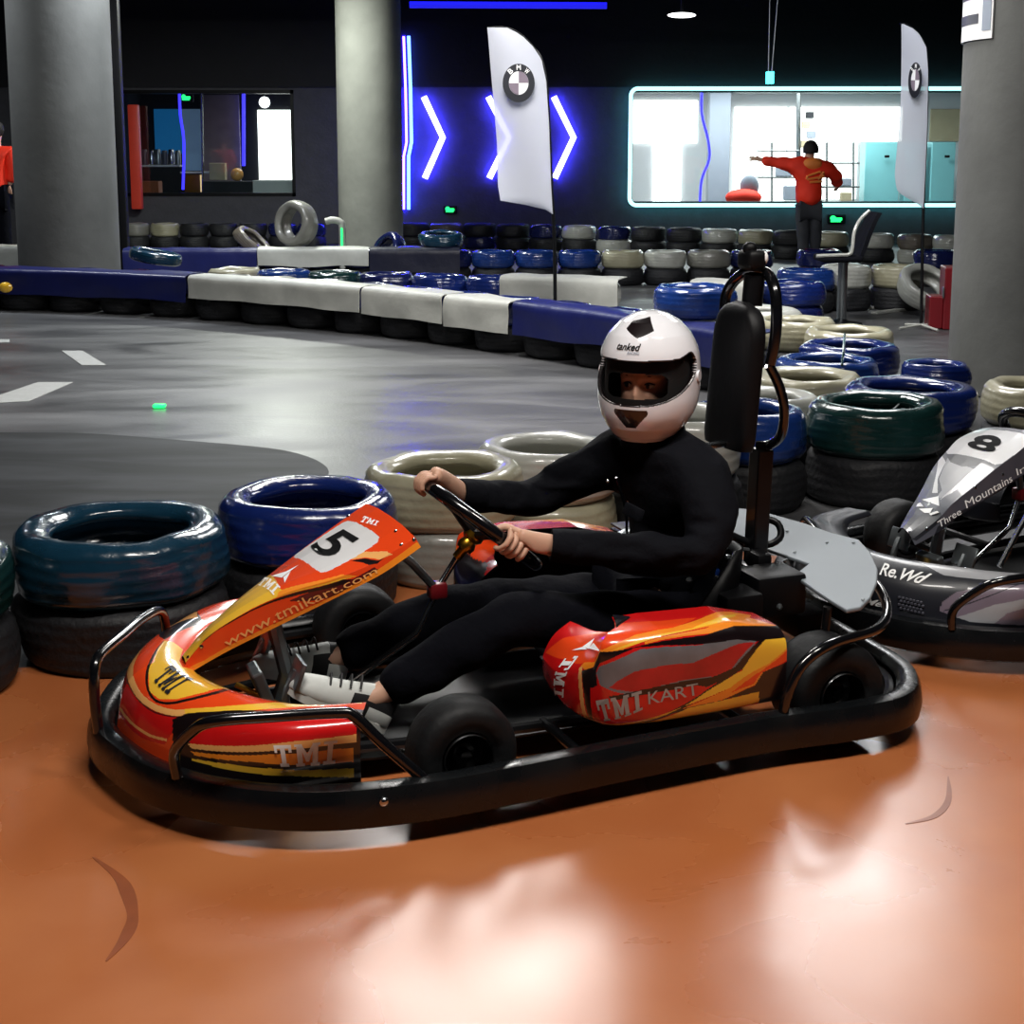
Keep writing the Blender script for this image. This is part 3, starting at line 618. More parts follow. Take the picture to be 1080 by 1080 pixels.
# ================================================================== TYRES AND BARRIERS
def tyre_mesh(name, Rr, W, m, ribs=4, seed=0, dent=.022):
    prof = []
    n = ribs * 4 + 1
    for i in range(n):
        z = W * (.14 + .72 * i / (n - 1)); dr = -.0028 if i % 4 == 2 else 0; bow = -.010 * ((2 * i / (n - 1) - 1) ** 2)
        prof.append((Rr + dr + bow, z))
    top = [(Rr - .022, W * .93), (Rr * .87, W * 1.0), (Rr * .76, W * 1.0), (Rr * .66, W * .93), (Rr * .62, W * .84), (Rr * .66, W * .74), (Rr * .86, W * .7)]
    bot = [(r, W - z) for r, z in top][::-1]
    prof = bot + prof + top
    g = G(); g.lathe(prof, 56, closed=True)
    v2 = []
    for x, y, z in g.v:
        k = 1 + dent * noise.noise(Vector((x * 5 + seed, y * 5, z * 6))) / Rr; v2.append((x * k, y * k, z + (.5 * dent * noise.noise(Vector((x * 7, y * 7, seed)))) * (1 if z > W / 2 else .0)))
    g.v = v2; me = g.mesh(name, m)
    me.polygons.foreach_set('use_smooth', [True] * len(me.polygons)); return me
TM = {}
def tyre(col, Rr, W, x, y, z, label, group=None, rot=None):
    key = (col, round(Rr, 2), round(W, 2))
    if key not in TM: TM[key] = tyre_mesh('tyre_' + col, Rr, W, col, seed=len(TM) * 3.1)
    o = bpy.data.objects.new('tyre', TM[key]); C.objects.link(o); o.location = (x, y, z); o.rotation_euler = rot or (0, 0, PI / 2 * random.randint(0, 3))
    tag(o, label, 'tyre', group); return o
BK = 'tyre_black'
def stack(px, Y, Rr, layers, labels, W=.205, py=450):
    x = aty(px, py, Y).x; z = -.006
    for c, l in zip(layers, labels):
        tyre(c, Rr, W, x, Y, z, l); z += W + .002
# near barrier, left to right
stack(-118, 4.0, .32, [BK, 'film_green'], ['black tyre at the left edge, bottom of its stack', 'dark green wrapped tyre cut off by the left edge'])
stack(123, 4.36, .335, [BK, 'film_teal'], ['black tyre under the large teal tyre at the left', 'large glossy teal blue tyre at the left, in front of the track'])
stack(322, 4.76, .31, [BK, 'film_blue'], ['black tyre beneath the blue tyre behind the kart nose', 'glossy blue tyre behind the number five panel'])
stack(468, 5.2, .295, ['film_grey', 'film_cream'], ['grey tyre under the cream tyre behind the steering wheel', 'cream tyre behind the steering wheel'])
stack(578, 5.6, .285, ['film_cream', 'film_white'], ['cream tyre under the white one behind the driver\'s arms', 'white tyre behind the driver\'s outstretched arms'])
stack(714, 5.78, .28, [BK, 'film_white'], ['black tyre beneath the white one behind the headrest', 'white tyre just behind the driver\'s shoulder and headrest'], .25)
stack(788, 6.25, .27, [BK, 'film_mid'], ['black tyre under the mid blue tyre right of the headrest post', 'mid blue tyre right of the headrest post'], .22)
stack(922, 6.38, .31, [BK, 'film_green'], ['black tyre under the dark green tyre between the two karts', 'dark green wrapped tyre between the two karts'], .225)
stack(958, 7.0, .325, [BK, 'film_blue'], ['black tyre under the blue ring behind the dark green tyre', 'blue tyre with open centre behind the dark green tyre'], .21)
stack(1098, 7.1, .30, [BK, 'film_cream'], ['black tyre at the right edge below the cream one', 'cream tyre at the right edge behind the grey kart'])
stack(805, 6.85, .27, [BK, 'film_white'], ['black tyre under the white one beside the headrest hoop', 'white tyre beside the lower headrest hoop'], .2)
stack(850, 7.45, .29, [BK, 'film_cream'], ['black tyre under the tan cream tyre in the right row', 'tan cream tyre in the row right of the headrest'], .2)
stack(870, 8.08, .29, ['film_navy', 'film_mid'], ['navy tyre under the front bright blue one in the right row', 'front bright blue tyre of the pair in the right row'], .2)
stack(893, 8.72, .30, ['film_navy', 'film_blue'], ['navy tyre under the rear blue one in the right row', 'rear blue tyre of the pair in the right row'], .2)
stack(893, 9.4, .30, [BK, 'film_cream'], ['black tyre under the wide cream tyre at the row end', 'wide cream tyre behind the two blue ones'], .2)
stack(834, 10.0, .30, [BK, 'film_cream'], ['black tyre under the furthest cream tyre right of the headrest', 'furthest cream tyre right of the headrest hoop'], .2)
stack(800, 10.7, .30, [BK, 'film_white'], ['black tyre at the base behind the headrest hoop', 'white tyre seen through the headrest hoop'], .2)
stack(832, 12.8, .29, ['film_navy', 'film_blue'], ['navy tyre at the base beside the warning lamp', 'dark blue tyre right of the warning lamp'], .21)
stack(845, 14.2, .29, [BK, 'film_mid'], ['black tyre under the shiny blue one in front of the person in red', 'shiny blue tyre in front of the person in red'], .21)
stack(886, 14.4, .26, [BK, 'film_white'], ['black tyre left of the chair post', 'white tyre just left behind the chair post'], .22)
stack(940, 14.45, .27, [BK, 'film_cream'], ['black tyre right of the chair post', 'cream white tyre right of the chair post'], .22)
stack(983, 8.3, .20, ['film_navy', 'film_blue'], ['navy tyre at the foot of the right pillar, lower', 'small blue tyre against the right pillar'], .17)
p = aty(971, 307, 14.0); tyre('film_white', .27, .2, p.x, 14.0, .18, 'white painted tyre leaning at a tilt beside the flag pole', rot=(R(38), R(14), 0))

# far barrier: two high, wrapped with long sheets
fpx = [(-260, 330), (-60, 325), (0, 327), (150, 333), (300, 345), (420, 358), (560, 378), (650, 394), (735, 412), (790, 424)]
FP = cat([atz(x, y) for x, y in fpx], 10)
S = [0]
for i in range(1, len(FP)): S.append(S[-1] + (FP[i] - FP[i - 1]).length)
def at_s(s, off=0):
    s = min(max(s, 0), S[-1] - 1e-4); i = max(j for j in range(len(S) - 1) if S[j] <= s); t = (s - S[i]) / (S[i + 1] - S[i]); p = FP[i].lerp(FP[i + 1], t)
    d = (FP[i + 1] - FP[i]).normalized(); return p + Vector((-d.y, d.x, 0)) * off, d
def s_of(px):
    return min(((abs(proj(at_s(k / 400 * S[-1])[0])[0] - px), k / 400 * S[-1]) for k in range(401)))[1]
n = int(S[-1] / .57); ordn = ['first', 'second', 'third', 'fourth', 'fifth', 'sixth', 'seventh', 'eighth', 'ninth', 'tenth', 'eleventh', 'twelfth', 'thirteenth', 'fourteenth', 'fifteenth', 'sixteenth', 'seventeenth', 'eighteenth', 'nineteenth', 'twentieth', 'twenty-first', 'twenty-second', 'twenty-third', 'twenty-fourth']
for i in range(n):
    p, d = at_s(.3 + i * .57, .3); tyre(BK, .28, .205, p.x, p.y, -.006, 'black tyre at the foot of the far barrier, %s from its left end' % ordn[min(i, 23)], 'bottom tyres of the far barrier')
    px = proj(p)[0]; c = 'film_navy' if px < 200 or px > 560 else ('film_blue' if px > 330 else 'film_grey')
    tyre(c, .28, .20, p.x, p.y, .2, 'wrapped tyre on top of the far barrier, %s from its left end' % ordn[min(i, 23)], 'top tyres of the far barrier')
def cover(s0, s1, zb, zt, m, label, depth=.26, wob=.018, seed=0, path=at_s, sag=0):
    """sheet folded over the front edge of the tyre row"""
    n = max(6, int((s1 - s0) / .07)); vs = []; prof = []
    for j in range(7): prof.append((0, zb + (zt - .04 - zb) * j / 6))
    prof += [(.012, zt - .015), (.04, zt), (.12, zt + .006), (depth, zt + .004)]
    for i in range(n + 1):
        s = s0 + (s1 - s0) * i / n
        for j, (o, z) in enumerate(prof):
            p, d = path(s, 0); w_ = wob * noise.noise(Vector((s * 2.2 + seed, z * 5, seed))) + .5 * wob * noise.noise(Vector((s * 7, z * 3, seed)))
            nrm = Vector((-d.y, d.x, 0)); low = (1 - min(1, j / 6)); dz = low * (.03 * noise.noise(Vector((s * 1.6, seed, 1))) - sag * math.sin(PI * i / n))
            if j > 8: dz = .015 * noise.noise(Vector((s * 4, seed, o * 9)))
            vs.append(p + nrm * (o - .03 + w_) + Vector((0, 0, z + dz)))
    m_ = len(prof); N = len(vs); nn = [Vector((0, 0, .008))] * N; fs = []
    back = []
    for i in range(n + 1):
        for j, (o, z) in enumerate(prof):
            p, d = path(s0 + (s1 - s0) * i / n, 0); nrm = Vector((-d.y, d.x, 0)); q = vs[i * m_ + j]
            back.append(q + (nrm * .008 if j < 8 else Vector((0, 0, -.008))))
    for i in range(n):
        for j in range(m_ - 1):
            a = i * m_ + j; fs.append([a, a + m_, a + m_ + 1, a + 1]); fs.append([N + a, N + a + 1, N + a + m_ + 1, N + a + m_])
    for i in range(n):
        for j in (0, m_ - 1): a = i * m_ + j; fs.append([a, a + m_, N + a + m_, N + a])
    for i in (0, n):
        for j in range(m_ - 1): a = i * m_ + j; fs.append([a, a + 1, N + a + 1, N + a])
    g = G(); g.add(vs + back, fs); o = g.obj('barrier_cover', m, None, True, 60); tag(o, label, 'barrier cover'); return o
cover(s_of(-120), s_of(198), .165, .42, 'cover_blue', 'long dark blue sheet along the barrier at the left', seed=1)
cover(s_of(200), s_of(382), .20, .42, 'cover_white', 'long white sheet next to the dark blue one on the far barrier', seed=2)
cover(s_of(384), s_of(469), .19, .42, 'cover_white', 'short white sheet in the middle of the far barrier', seed=3)
cover(s_of(471), s_of(539), .17, .42, 'cover_white', 'white sheet with curled end beside the bright blue one', seed=4, wob=.03)
cover(s_of(543), s_of(789), .17, .43, 'cover_blue', 'bright dark blue sheet behind the driver\'s helmet', seed=5)
# third-tier tyre on the far barrier
p, d = at_s(s_of(694), .3); x = p.x
tyre('film_mid', .29, .21, x, p.y, .44, 'bright blue tyre lying on top of the barrier left of the headrest')
# second line, just behind
def straight(a, b):
    a = Vector(a); b = Vector(b); d = (b - a).normalized(); L = (b - a).length
    return (lambda s, off=0: (a + d * s + Vector((-d.y, d.x, 0)) * off, d)), L
pa = aty(225, 290, 14.2); pb = aty(520, 300, 13.2)
f2, L2 = straight((pa.x, 14.2, 0), (pb.x, 13.2, 0)); n2 = int(L2 / .56)
for i in range(n2 + 1):
    p, d = f2(i * .56 + .1, .25)
    for z, c in ((-.006, BK), (.2, ['film_blue', 'film_mid', 'film_green', 'film_navy', 'film_blue'][i % 5] if i > 0 else 'film_cream')):
        tyre(c, .27, .205, p.x, p.y, z, ('bottom' if z < .1 else 'top') + ' tyre of the second line behind the white sheets, %s from the left' % ordn[i], 'second line of tyres')
pa = aty(528, 300, 12.9); pb = aty(652, 300, 12.5); f3, L3 = straight((pa.x, 12.9, 0), (pb.x, 12.5, 0))
for i in range(2):
    p, d = f3(.3 + i * .5, .28)
    for z in (-.006, .2): tyre(BK if z < .1 else 'film_white', .25, .2, p.x, p.y, z, '%s tyre under the white sheet left of the bright blue tyre, %s one' % ('lower' if z < .1 else 'upper', ['left', 'right'][i]))
cover(0, L3, .16, .46, 'cover_white', 'white sheet behind the blue cover at the flag pole foot', seed=7, path=f3, depth=.3)
pa = aty(728, 300, 12.6); pb = aty(800, 300, 12.4); f4, L4 = straight((pa.x, 12.6, 0), (pb.x, 12.4, 0))
for z in (-.006, .2):
    p, d = f4(.3, .28); tyre(BK if z < .1 else 'film_white', .25, .2, p.x, p.y, z, '%s tyre under the white sheet behind the headrest hoop' % ('lower' if z < .1 else 'upper'))
cover(0, L4, .18, .44, 'cover_white', 'white sheet just left of the headrest hoop', seed=8, path=f4, depth=.3)
# mid barrier
MYY = 16.9
def midx(px): return aty(px, 270, MYY).x
f5, L5 = straight((midx(128), MYY, 0), (midx(800), MYY, 0))
def ms(px): return midx(px) - midx(128)
cols = {}
k = 0; s = .25
while s < L5:
    p, d = f5(s, .28); px = proj(p)[0]
    top = 'film_navy' if px < 486 else ('film_mid' if px < 612 else ('film_cream' if px < 752 else 'film_navy'))
    if 612 < px < 752: top = ['film_white', 'film_grey', 'film_cream'][k % 3]
    for z, c in ((-.006, BK), (.2, top)):
        tyre(c, .26, .2, p.x, p.y, z, '%s tyre of the middle barrier row, %s from the left pillar' % ('bottom' if z < .1 else 'top', ordn[min(k, 23)]), 'middle barrier row')
    s += .52; k += 1
cover(ms(130), ms(271), .16, .44, 'cover_blue', 'blue sheet on the middle barrier right of the left pillar', seed=11, path=f5)
cover(ms(272), ms(389), .24, .45, 'cover_white', 'white sheet on the middle barrier at the foot of the middle pillar', seed=12, path=f5)
cover(ms(390), ms(485), .15, .45, 'cover_navy', 'black sheet on the middle barrier below the blue neon strip', seed=13, path=f5, wob=.008)
a = aty(-60, 260, 16.2); b = aty(22, 260, 16.2); f6, L6 = straight((a.x, 16.2, 0), (b.x, 16.2, 0))
cover(0, L6, .2, .52, 'cover_white', 'white sheet at the left edge behind the left pillar', seed=14, path=f6)
for i in range(2):
    for z in (-.006, .21): p, d = f6(.3 + i * .5, .26); tyre(BK, .24, .2, p.x, p.y, z, 'black tyre under the white sheet at the left edge, %s %s' % (['left', 'right'][i], 'lower' if z < .1 else 'upper'))
stack(858, 17.3, .27, [BK, 'film_navy'], ['black tyre low right of the middle barrier', 'navy tyre ending the middle barrier in front of the grey trousers'], .2)
stack(980, 17.0, .27, [BK, 'film_navy'], ['black tyre behind the leaning white tyre', 'navy tyre behind the leaning white tyre'], .21)
# loose tyres lying and standing on the barriers
p = aty(163, 272, 14.35); tyre('film_teal', .27, .12, p.x, 14.35, .47, 'thin teal tyre lying loose on the barrier beside the left pillar', rot=(R(8), R(6), 1))
p = aty(262, 246, 17.3); tyre('film_brown', .26, .14, p.x, 17.3, .44, 'brown tyre lying tilted on the middle barrier', rot=(R(6), R(42), 0))
p = aty(318, 245, 17.3); tyre('film_grey', .28, .24, p.x + .02, 17.32, .705, 'grey tyre standing upright with dark open centre', rot=(R(82), 0, R(-35)))
p = aty(465, 258, 17.2); tyre('film_teal', .27, .15, p.x, 17.22, .465, 'crumpled teal blue tyre on the black sheet', rot=(R(5), 0, 0))
p = aty(418, 250, 18.6); tyre('film_navy', .26, .2, p.x, 18.4, .27, 'navy tyre leaning against the middle pillar', rot=(R(70), 0, R(-50)))
p = aty(352, 250, 18.3)
g = G(); z0 = aty(352, 258, 18.3).z; z1 = aty(352, 232, 18.3).z
g.tube([(-.1, 0, z1 - .02), (.0, 0, z1), (.09, 0, z1 - .03), (.11, 0, z1 - .12), (.11, 0, 0)], .045, k=4); o = g.obj('pipe_bracket', 'film_white'); o.location = (p.x, 18.3, 0); tag(o, 'white bent pipe stand at the foot of the middle pillar', 'pipe')
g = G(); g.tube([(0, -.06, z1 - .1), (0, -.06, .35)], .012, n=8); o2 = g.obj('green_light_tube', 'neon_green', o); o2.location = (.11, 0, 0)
# row of stacks along the back wall
wr = [(143, 'film_grey', BK), (174, 'film_cream', BK), (205, BK, BK), (236, BK, BK), (267, BK, BK), (298, 'film_navy', BK), (329, 'film_navy', BK), (436, BK, BK), (471, 'film_brown', 'film_white'), (506, BK, 'film_navy'), (541, BK, BK), (576, 'film_navy', BK), (611, 'film_white', BK),
      (648, 'film_navy', 'film_white'), (684, BK, BK), (722, BK, BK), (759, 'film_white', BK), (797, 'film_cream', BK), (835, BK, BK), (878, 'film_cream', BK), (925, 'film_white', BK), (966, 'film_brown', 'film_white'), (1003, 'film_white', 'film_grey')]
names = {'film_grey': 'grey', 'film_cream': 'cream', BK: 'black', 'film_navy': 'navy', 'film_brown': 'brown', 'film_white': 'white'}
for k, (px, ct, cb) in enumerate(wr):
    Y = 23.9 - (3.6 * max(0, (px - 500) / 500)); x = aty(px, 245, Y).x; Rr = .24 if px < 350 else (.275 if px < 850 else .25); h0 = .21
    if px < 350: h0 = .25
    tyre(cb, Rr, .2, x, Y, -.006, 'lower %s tyre of the back wall row, %s stack from the left' % (names[cb], ordn[min(k, 22)])); tyre(ct, Rr, .21, x, Y, .196, 'upper %s tyre of the back wall row, %s stack from the left' % (names[ct], ordn[min(k, 22)]))

# ================================================================== KARTS
K5 = Frame((0.674, 4.071), 21); K8 = Frame((2.60, 5.32), 30)
def sym(half, k=8):
    """closed outline from the half plan (front centre -> left side -> rear centre)"""
    L = [Vector((x, y, 0)) for x, y in half]; M_ = [Vector((p.x, -p.y, 0)) for p in L[1:-1]][::-1]
    return cat(L + M_, k, True)
BUMP = [(1.83, 0), (1.80, .15), (1.73, .32), (1.60, .47), (1.42, .575), (1.20, .615), (.95, .61), (.6, .585), (.25, .57), (0.0, .585), (-.16, .565), (-.26, .47), (-.31, .33), (-.32, 0)]
BUMP_PROF = [(-.035, .05), (0, .034), (.026, .04), (.04, .055), (.040, .072), (.024, .084), (.006, .090), (.006, .100), (.024, .107), (.030, .122), (.022, .136), (.002, .143), (-.025, .138), (-.036, .115), (-.04, .08)]
def interp(L, t, k=0):
    n = len(L) - 1; x = min(max(t, 0), 1) * n; i = min(int(x), n - 1); f = x - i
    g = lambda j: Vector(L[min(max(j, 0), n)])
    a, b, c, d = g(i - 1), g(i), g(i + 1), g(i + 2)
    return .5 * ((2 * b) + (c - a) * f + (2 * a - 5 * b + 4 * c - d) * f * f + (3 * b - a - 3 * c + d) * f ** 3)
def fairing_fn(K, st):
    rows = []
    for far, near, bot, w_ in st:
        f = K.y(*far, -w_); n_ = K.y(*near, w_); b = K.y(*bot, w_ + .012)
        fb = f + Vector((b - n_)); fb.y = -w_ - .012
        top = (f + n_) / 2 + Vector((0, 0, .012))
        rows.append([fb, f + (fb - f) * .12, f, f.lerp(top, .5) + Vector((0, 0, .004)), top, n_.lerp(top, .5) + Vector((0, 0, .004)), n_, n_ + (b - n_) * .12, b])
    cols = [[r[j] for r in rows] for j in range(9)]; vv = [0, .03, .10, .30, .475, .65, .85, .9, 1.0]; vv = [0, .08, .14, .3, .45, .6, .72, .78, 1.0]
    def fn(u, v):
        P_ = [interp(c, u) for c in cols]
        for j in range(8):
            if v <= vv[j + 1] or j == 7:
                t = (v - vv[j]) / (vv[j + 1] - vv[j]); return P_[j].lerp(P_[j + 1], t)
    return fn
NO = [(1.80, 0), (1.775, .15), (1.71, .29), (1.60, .42), (1.47, .50), (1.30, .53)]
NI = [(1.60, 0), (1.585, .09), (1.545, .19), (1.48, .29), (1.38, .375), (1.25, .41)]
NP = [(0, .235), (.10, .262), (.35, .275), (.62, .262), (.80, .235), (.90, .195), (.96, .14), (1.0, .085)]
def nose_fn(u, v):
    s = -1 if u < .5 else 1; t = abs(u - .5) * 2
    o = interp([(x, y, 0) for x, y in NO], t); i = interp([(x, y, 0) for x, y in NI], t)
    p = interp([(a, b, 0) for a, b in NP], v); side = max(0, (t - .55) / .45)
    f = p.x; z = p.y
    if side > 0:     # towards the back the outer face stands upright
        q = interp([(0, .25), (.15, .262), (.45, .262), (.72, .262), (.93, .25), (1.0, .20), (1.0, .14), (.99, .085)] and [(a, b, 0) for a, b in [(0, .25), (.15, .262), (.45, .262), (.75, .262), (.95, .245), (1.0, .20), (1.0, .14), (.985, .085)]], v)
        k = min(1, side * 1.6); f = f * (1 - k) + q.x * k; z = z * (1 - k) + q.y * k
    r = i.lerp(o, f); return Vector((r.x, r.y * s, z))
XF = K5.y(577, 720, .30).x; XC = K5.y(622, 740, .60).x
PD = [(XF, .27), (XF + .005, .39), (XF - .015, .49), (XF - .06, .56), (XF - .16, .58), (.45, .58), (.32, .575), (.19, .565)]
def podz(X):
    pts = [(.19, K5.y(828, 664, .56).z), (.34, K5.y(778, 646, .50).z), (.55, K5.y(700, 650, .48).z), (.70, K5.y(625, 660, .46).z), (XF - .03, K5.y(592, 675, .42).z), (XF + .01, K5.y(578, 690, .38).z)]
    if X <= pts[0][0]: return pts[0][1]
    for (a, b), (c, d) in zip(pts, pts[1:]):
        if X <= c: return b + (d - b) * (X - a) / (c - a)
    return pts[-1][1]
def pod_fn(u, v):
    p = interp([(x, y, 0) for x, y in PD], u); q = interp([(x, y, 0) for x, y in PD], u + .01) if u < .99 else p; a = interp([(x, y, 0) for x, y in PD], u - .01) if u > .01 else p
    t = (q - a).normalized(); o = Vector((-t.y, t.x, 0)); o = -o if o.dot(Vector((.3, 1, 0)) if u > .3 else Vector((1, .2, 0))) < 0 else o
    ft = max(0, 1 - u / .30); zt = podz(p.x); zb = .165 + .03 * ft ** 2
    S_ = [(-.15, zt), (-.07, zt), (-.025, zt - .006), (0, zt - .035), (.004, (zt + zb) / 2), (0, zb + .03), (-.012, zb), (-.05, zb - .01)]
    zt -= max(0, .50 - p.y) * .10; S_ = [(a_ * (1 - .5 * ft), min(b_, zt) if k_ < 3 else b_) for k_, (a_, b_) in enumerate([(-.15, zt), (-.07, zt), (-.025, zt - .006), (0, zt - .035)] + S_[4:])]
    for j in (0, 1): c_ = Vector((p.x, p.y, 0)) + o * S_[j][0]; S_[j] = (S_[j][0], zt + (podz(c_.x) - zt) * (.5 if j == 0 else .3))
    r = interp([(a_, b_, 0) for a_, b_ in S_], v)
    return Vector((p.x, p.y, 0)) + o * r.x + Vector((0, 0, r.y))

def wheel(parent, x, y, Rr, W, side, hidden=False):
    r = empty('wheel', (x, y, Rr)); r.parent = parent
    M_ = Matrix.Rotation(-PI / 2 * side, 4, 'X')   # local z -> outwards
    pr = [(Rr * .50, -W / 2 + .006), (Rr * .62, -W / 2), (Rr * .8, -W / 2 - .004), (Rr * .93, -W / 2 + .008), (Rr * .995, -W / 2 + .03), (Rr, 0), (Rr * .995, W / 2 - .03), (Rr * .93, W / 2 - .008), (Rr * .8, W / 2 + .004), (Rr * .62, W / 2), (Rr * .50, W / 2 - .006), (Rr * .46, W / 2 - .02), (Rr * .46, -W / 2 + .02)]
    g = G(); g.lathe([(a, b, ) for a, b in pr], 48, M=M_, closed=True); g.obj('tyre', 'rubber', r, ang=60)
    g = G(); g.lathe([(Rr * .44, -W / 2 + .01), (Rr * .47, -W / 2 + .0), (Rr * .47, W / 2 - .008), (Rr * .45, W / 2 - .004), (Rr * .42, W / 2 - .015), (Rr * .39, W / 2 - .05), (Rr * .25, W / 2 - .06), (Rr * .2, W / 2 - .04), (.0, W / 2 - .04)], 40, M=M_); g.obj('rim', 'black_metal', r)
    g = G(); g.lathe([(Rr * .44, W / 2 - .008), (Rr * .455, W / 2 + .001), (Rr * .47, W / 2 - .003), (Rr * .455, W / 2 - .010)], 40, M=M_, closed=True); g.obj('rim_ring', 'chrome', r)
    g = G(); g.lathe([(0, W / 2 - .022), (.014, W / 2 - .022), (.014, W / 2 - .05), (0, W / 2 - .05)], 10, M=M_)
    for k in range(5):
        a = k * 2 * PI / 5; c = M_ @ Vector((math.cos(a) * Rr * .4, math.sin(a) * Rr * .4, W / 2 - .052)); g.ell(c, (.0, .0, .0), 8) if False else None
    g.obj('hub', 'black_metal', r); return r

def kart(K, name, label, st, liv, driver_kart=True):
    r = empty(name, K.o, PI + K.th, label, 'kart')
    path = sym(BUMP, 10)
    g = G(); g.sweep([(p.x, p.y, 0) for p in path][::-1], BUMP_PROF, True); b = g.obj('bumper', 'bumper_rubber', r, ang=50)
    # inner steel ring carrying the bumper
    g = G(); g.tube([(p.x * .965 + .03, p.y * .94, .10) for p in path], .016, closed=True, n=8); g.obj('frame_ring', 'black_metal', r)
    # floor tray and chassis tubes
    g = G(); g.prism([(1.56, .22), (1.56, -.22), (1.2, -.30), (.3, -.30), (.1, -.26), (.1, .26), (.3, .30), (1.2, .30)], .006, Matrix.Translation((0, 0, .055))); g.obj('floor_tray', 'black_metal', r, False)
    g = G()
    for s in (-1, 1):
        g.tube([(1.62, .18 * s, .085), (1.3, .27 * s, .085), (.8, .31 * s, .085), (.35, .31 * s, .085), (0, .28 * s, .10), (-.25, .30 * s, .10)], .015, k=5, n=8)
        g.tube([(.75, .3 * s, .09), (.75, .57 * s, .10)], .013, n=8); g.tube([(.28, .3 * s, .09), (.28, .55 * s, .10)], .013, n=8); g.tube([(1.62, .18 * s, .09), (1.78, .2 * s, .10)], .013, n=8)
        g.tube([(1.04, .28 * s, .11), (1.04, .46 * s, .13)], .016, n=8)
    g.tube([(1.3, -.27, .085), (1.3, .27, .085)], .014, n=8); g.tube([(.35, -.31, .085), (.35, .31, .085)], .014, n=8)
    g.obj('chassis_tubes', 'black_metal', r)
    g = G(); g.tube([(0, -.5, .14), (0, .5, .14)], .018); g.obj('rear_axle', 'steel', r)
    for s in (-1, 1): wheel(r, 1.04, .485 * s, .132, .125, s)
    for s in (-1, 1): wheel(r, 0.0, .465 * s, .14, .17, s)
    # nose cone
    sn = Surf(nose_fn, K, 340, 230); nose = sn.build('nose_cone', r, liv['nose'], liv['nose_base'], flip=True)
    for t in liv.get('nose_text', []): sn.text('lettering', nose, *t[0:3], **t[3])
    # fairing with the race number
    sf = Surf(fairing_fn(K, st), K, 330, 210); fa = sf.build('number_fairing', r, liv['fair'], liv['fair_base'], flip=True)
    for t in liv.get('fair_text', []): sf.text(t[4], fa, *t[0:3], **t[3])
    g = G()
    for q in liv['rivets']:
        u, v = sf.uv(*q); g.ell(sf.fn(u, v) + sf.normal(u, v) * .002, (.006, .006, .006), 8)
    g.obj('rivet', 'chrome', fa)
    # side pods
    sp = Surf(pod_fn, K, 300, 280); pod = sp.build('side_pod', r, liv['pod'], liv['pod_base'], flip=True)
    for t in liv.get('pod_text', []): sp.text('lettering', pod, *t[0:3], **t[3])
    Surf(pod_fn, K, 100, 50).build('side_pod', r, liv['pod'][:6] + [('p_black', Z4([(-20, 80), (150, 120), (230, 200), (190, 290), (215, 640), (-20, 640)]))], liv['pod_base'], mirror=True, flip=True)
    # guard rails on the bumper
    near = [K.y(*q) for q in liv['guard']] if 'guard' in liv else None
    GR = [(1.70, .40, .135), (1.705, .41, .20), (1.67, .47, .27), (1.63, .515, .303), (1.50, .54, .305), (1.36, .55, .297), (1.32, .555, .285), (1.26, .58, .22), (1.17, .61, .13)]
    for s in (1,):
        g = G(); g.tube([(a, b_ * s, c) for a, b_, c in GR], .0135, k=4, n=10); g.obj('guard_rail', 'black_gloss', r)
    g = G(); g.tube([(1.845, .06, .13), (1.85, .05, .20), (1.848, .04, .27), (1.84, .02, .30), (1.82, -.02, .31), (1.76, -.12, .315), (1.70, -.23, .315), (1.64, -.33, .30), (1.62, -.38, .23), (1.62, -.42, .13)], .0135, k=5, n=10); g.obj('guard_rail', 'black_gloss', r)
    # rear hoops over the wheels
    for s in (1, -1):
        g = G(); g.tube([(.20, .575 * s, .13), (.19, .585 * s, .20), (.15, .585 * s, .265), (.06, .57 * s, .30), (-.14, .48 * s, .285), (-.25, .38 * s, .29), (-.31, .26 * s, .315), (-.335, .12 * s, .335), (-.335, 0, .335)], .014, k=6, n=10); g.obj('rear_hoop', 'black_gloss', r)
    # seat
    g = G(); n = 14; m_ = 16; vs = []
    for i in range(n + 1):
        t = i / n
        c = interp([(.62, 0, .14), (.50, 0, .10), (.32, 0, .09), (.17, 0, .14), (.10, 0, .24), (.07, 0, .34), (.05, 0, .44)], t); wd = interp([(.15, .06, 0), (.19, .10, 0), (.21, .15, 0), (.22, .18, 0), (.215, .16, 0), (.20, .12, 0), (.15, .05, 0)], t)
        nrm = Vector((math.sin(t * 1.5), 0, math.cos(t * 1.5)))
        for j in range(m_ + 1):
            a = (j / m_ * 2 - 1); vs.append(c + Vector((0, wd.x * math.sin(a * PI / 2), 0)) + nrm * wd.y * (abs(a) ** 3))
    N = len(vs); fs = []
    for i in range(n):
        for j in range(m_): a = i * (m_ + 1) + j; fs.append([a, a + 1, a + m_ + 2, a + m_ + 1])
    g.add(vs, fs); s_ = g.obj('seat', 'black_plastic', r); md = s_.modifiers.new('t', 'SOLIDIFY'); md.thickness = .012
    # steering
    c = K5.y(508, 553, 0); be = R(39); a_ = Vector((0, 1, 0)); b_ = Vector((math.cos(be), 0, math.sin(be))); nn = a_.cross(b_); nn = -nn if nn.x > 0 else nn
    sw = empty('steering_wheel', c); sw.parent = r
    g = G(); rim = [a_ * .175 * math.cos(t * 2 * PI / 48) + b_ * .185 * math.sin(t * 2 * PI / 48) for t in range(48)]; g.tube(rim, .0185, closed=True, n=12); g.obj('rim', 'black_gloss', sw)
    g = G()
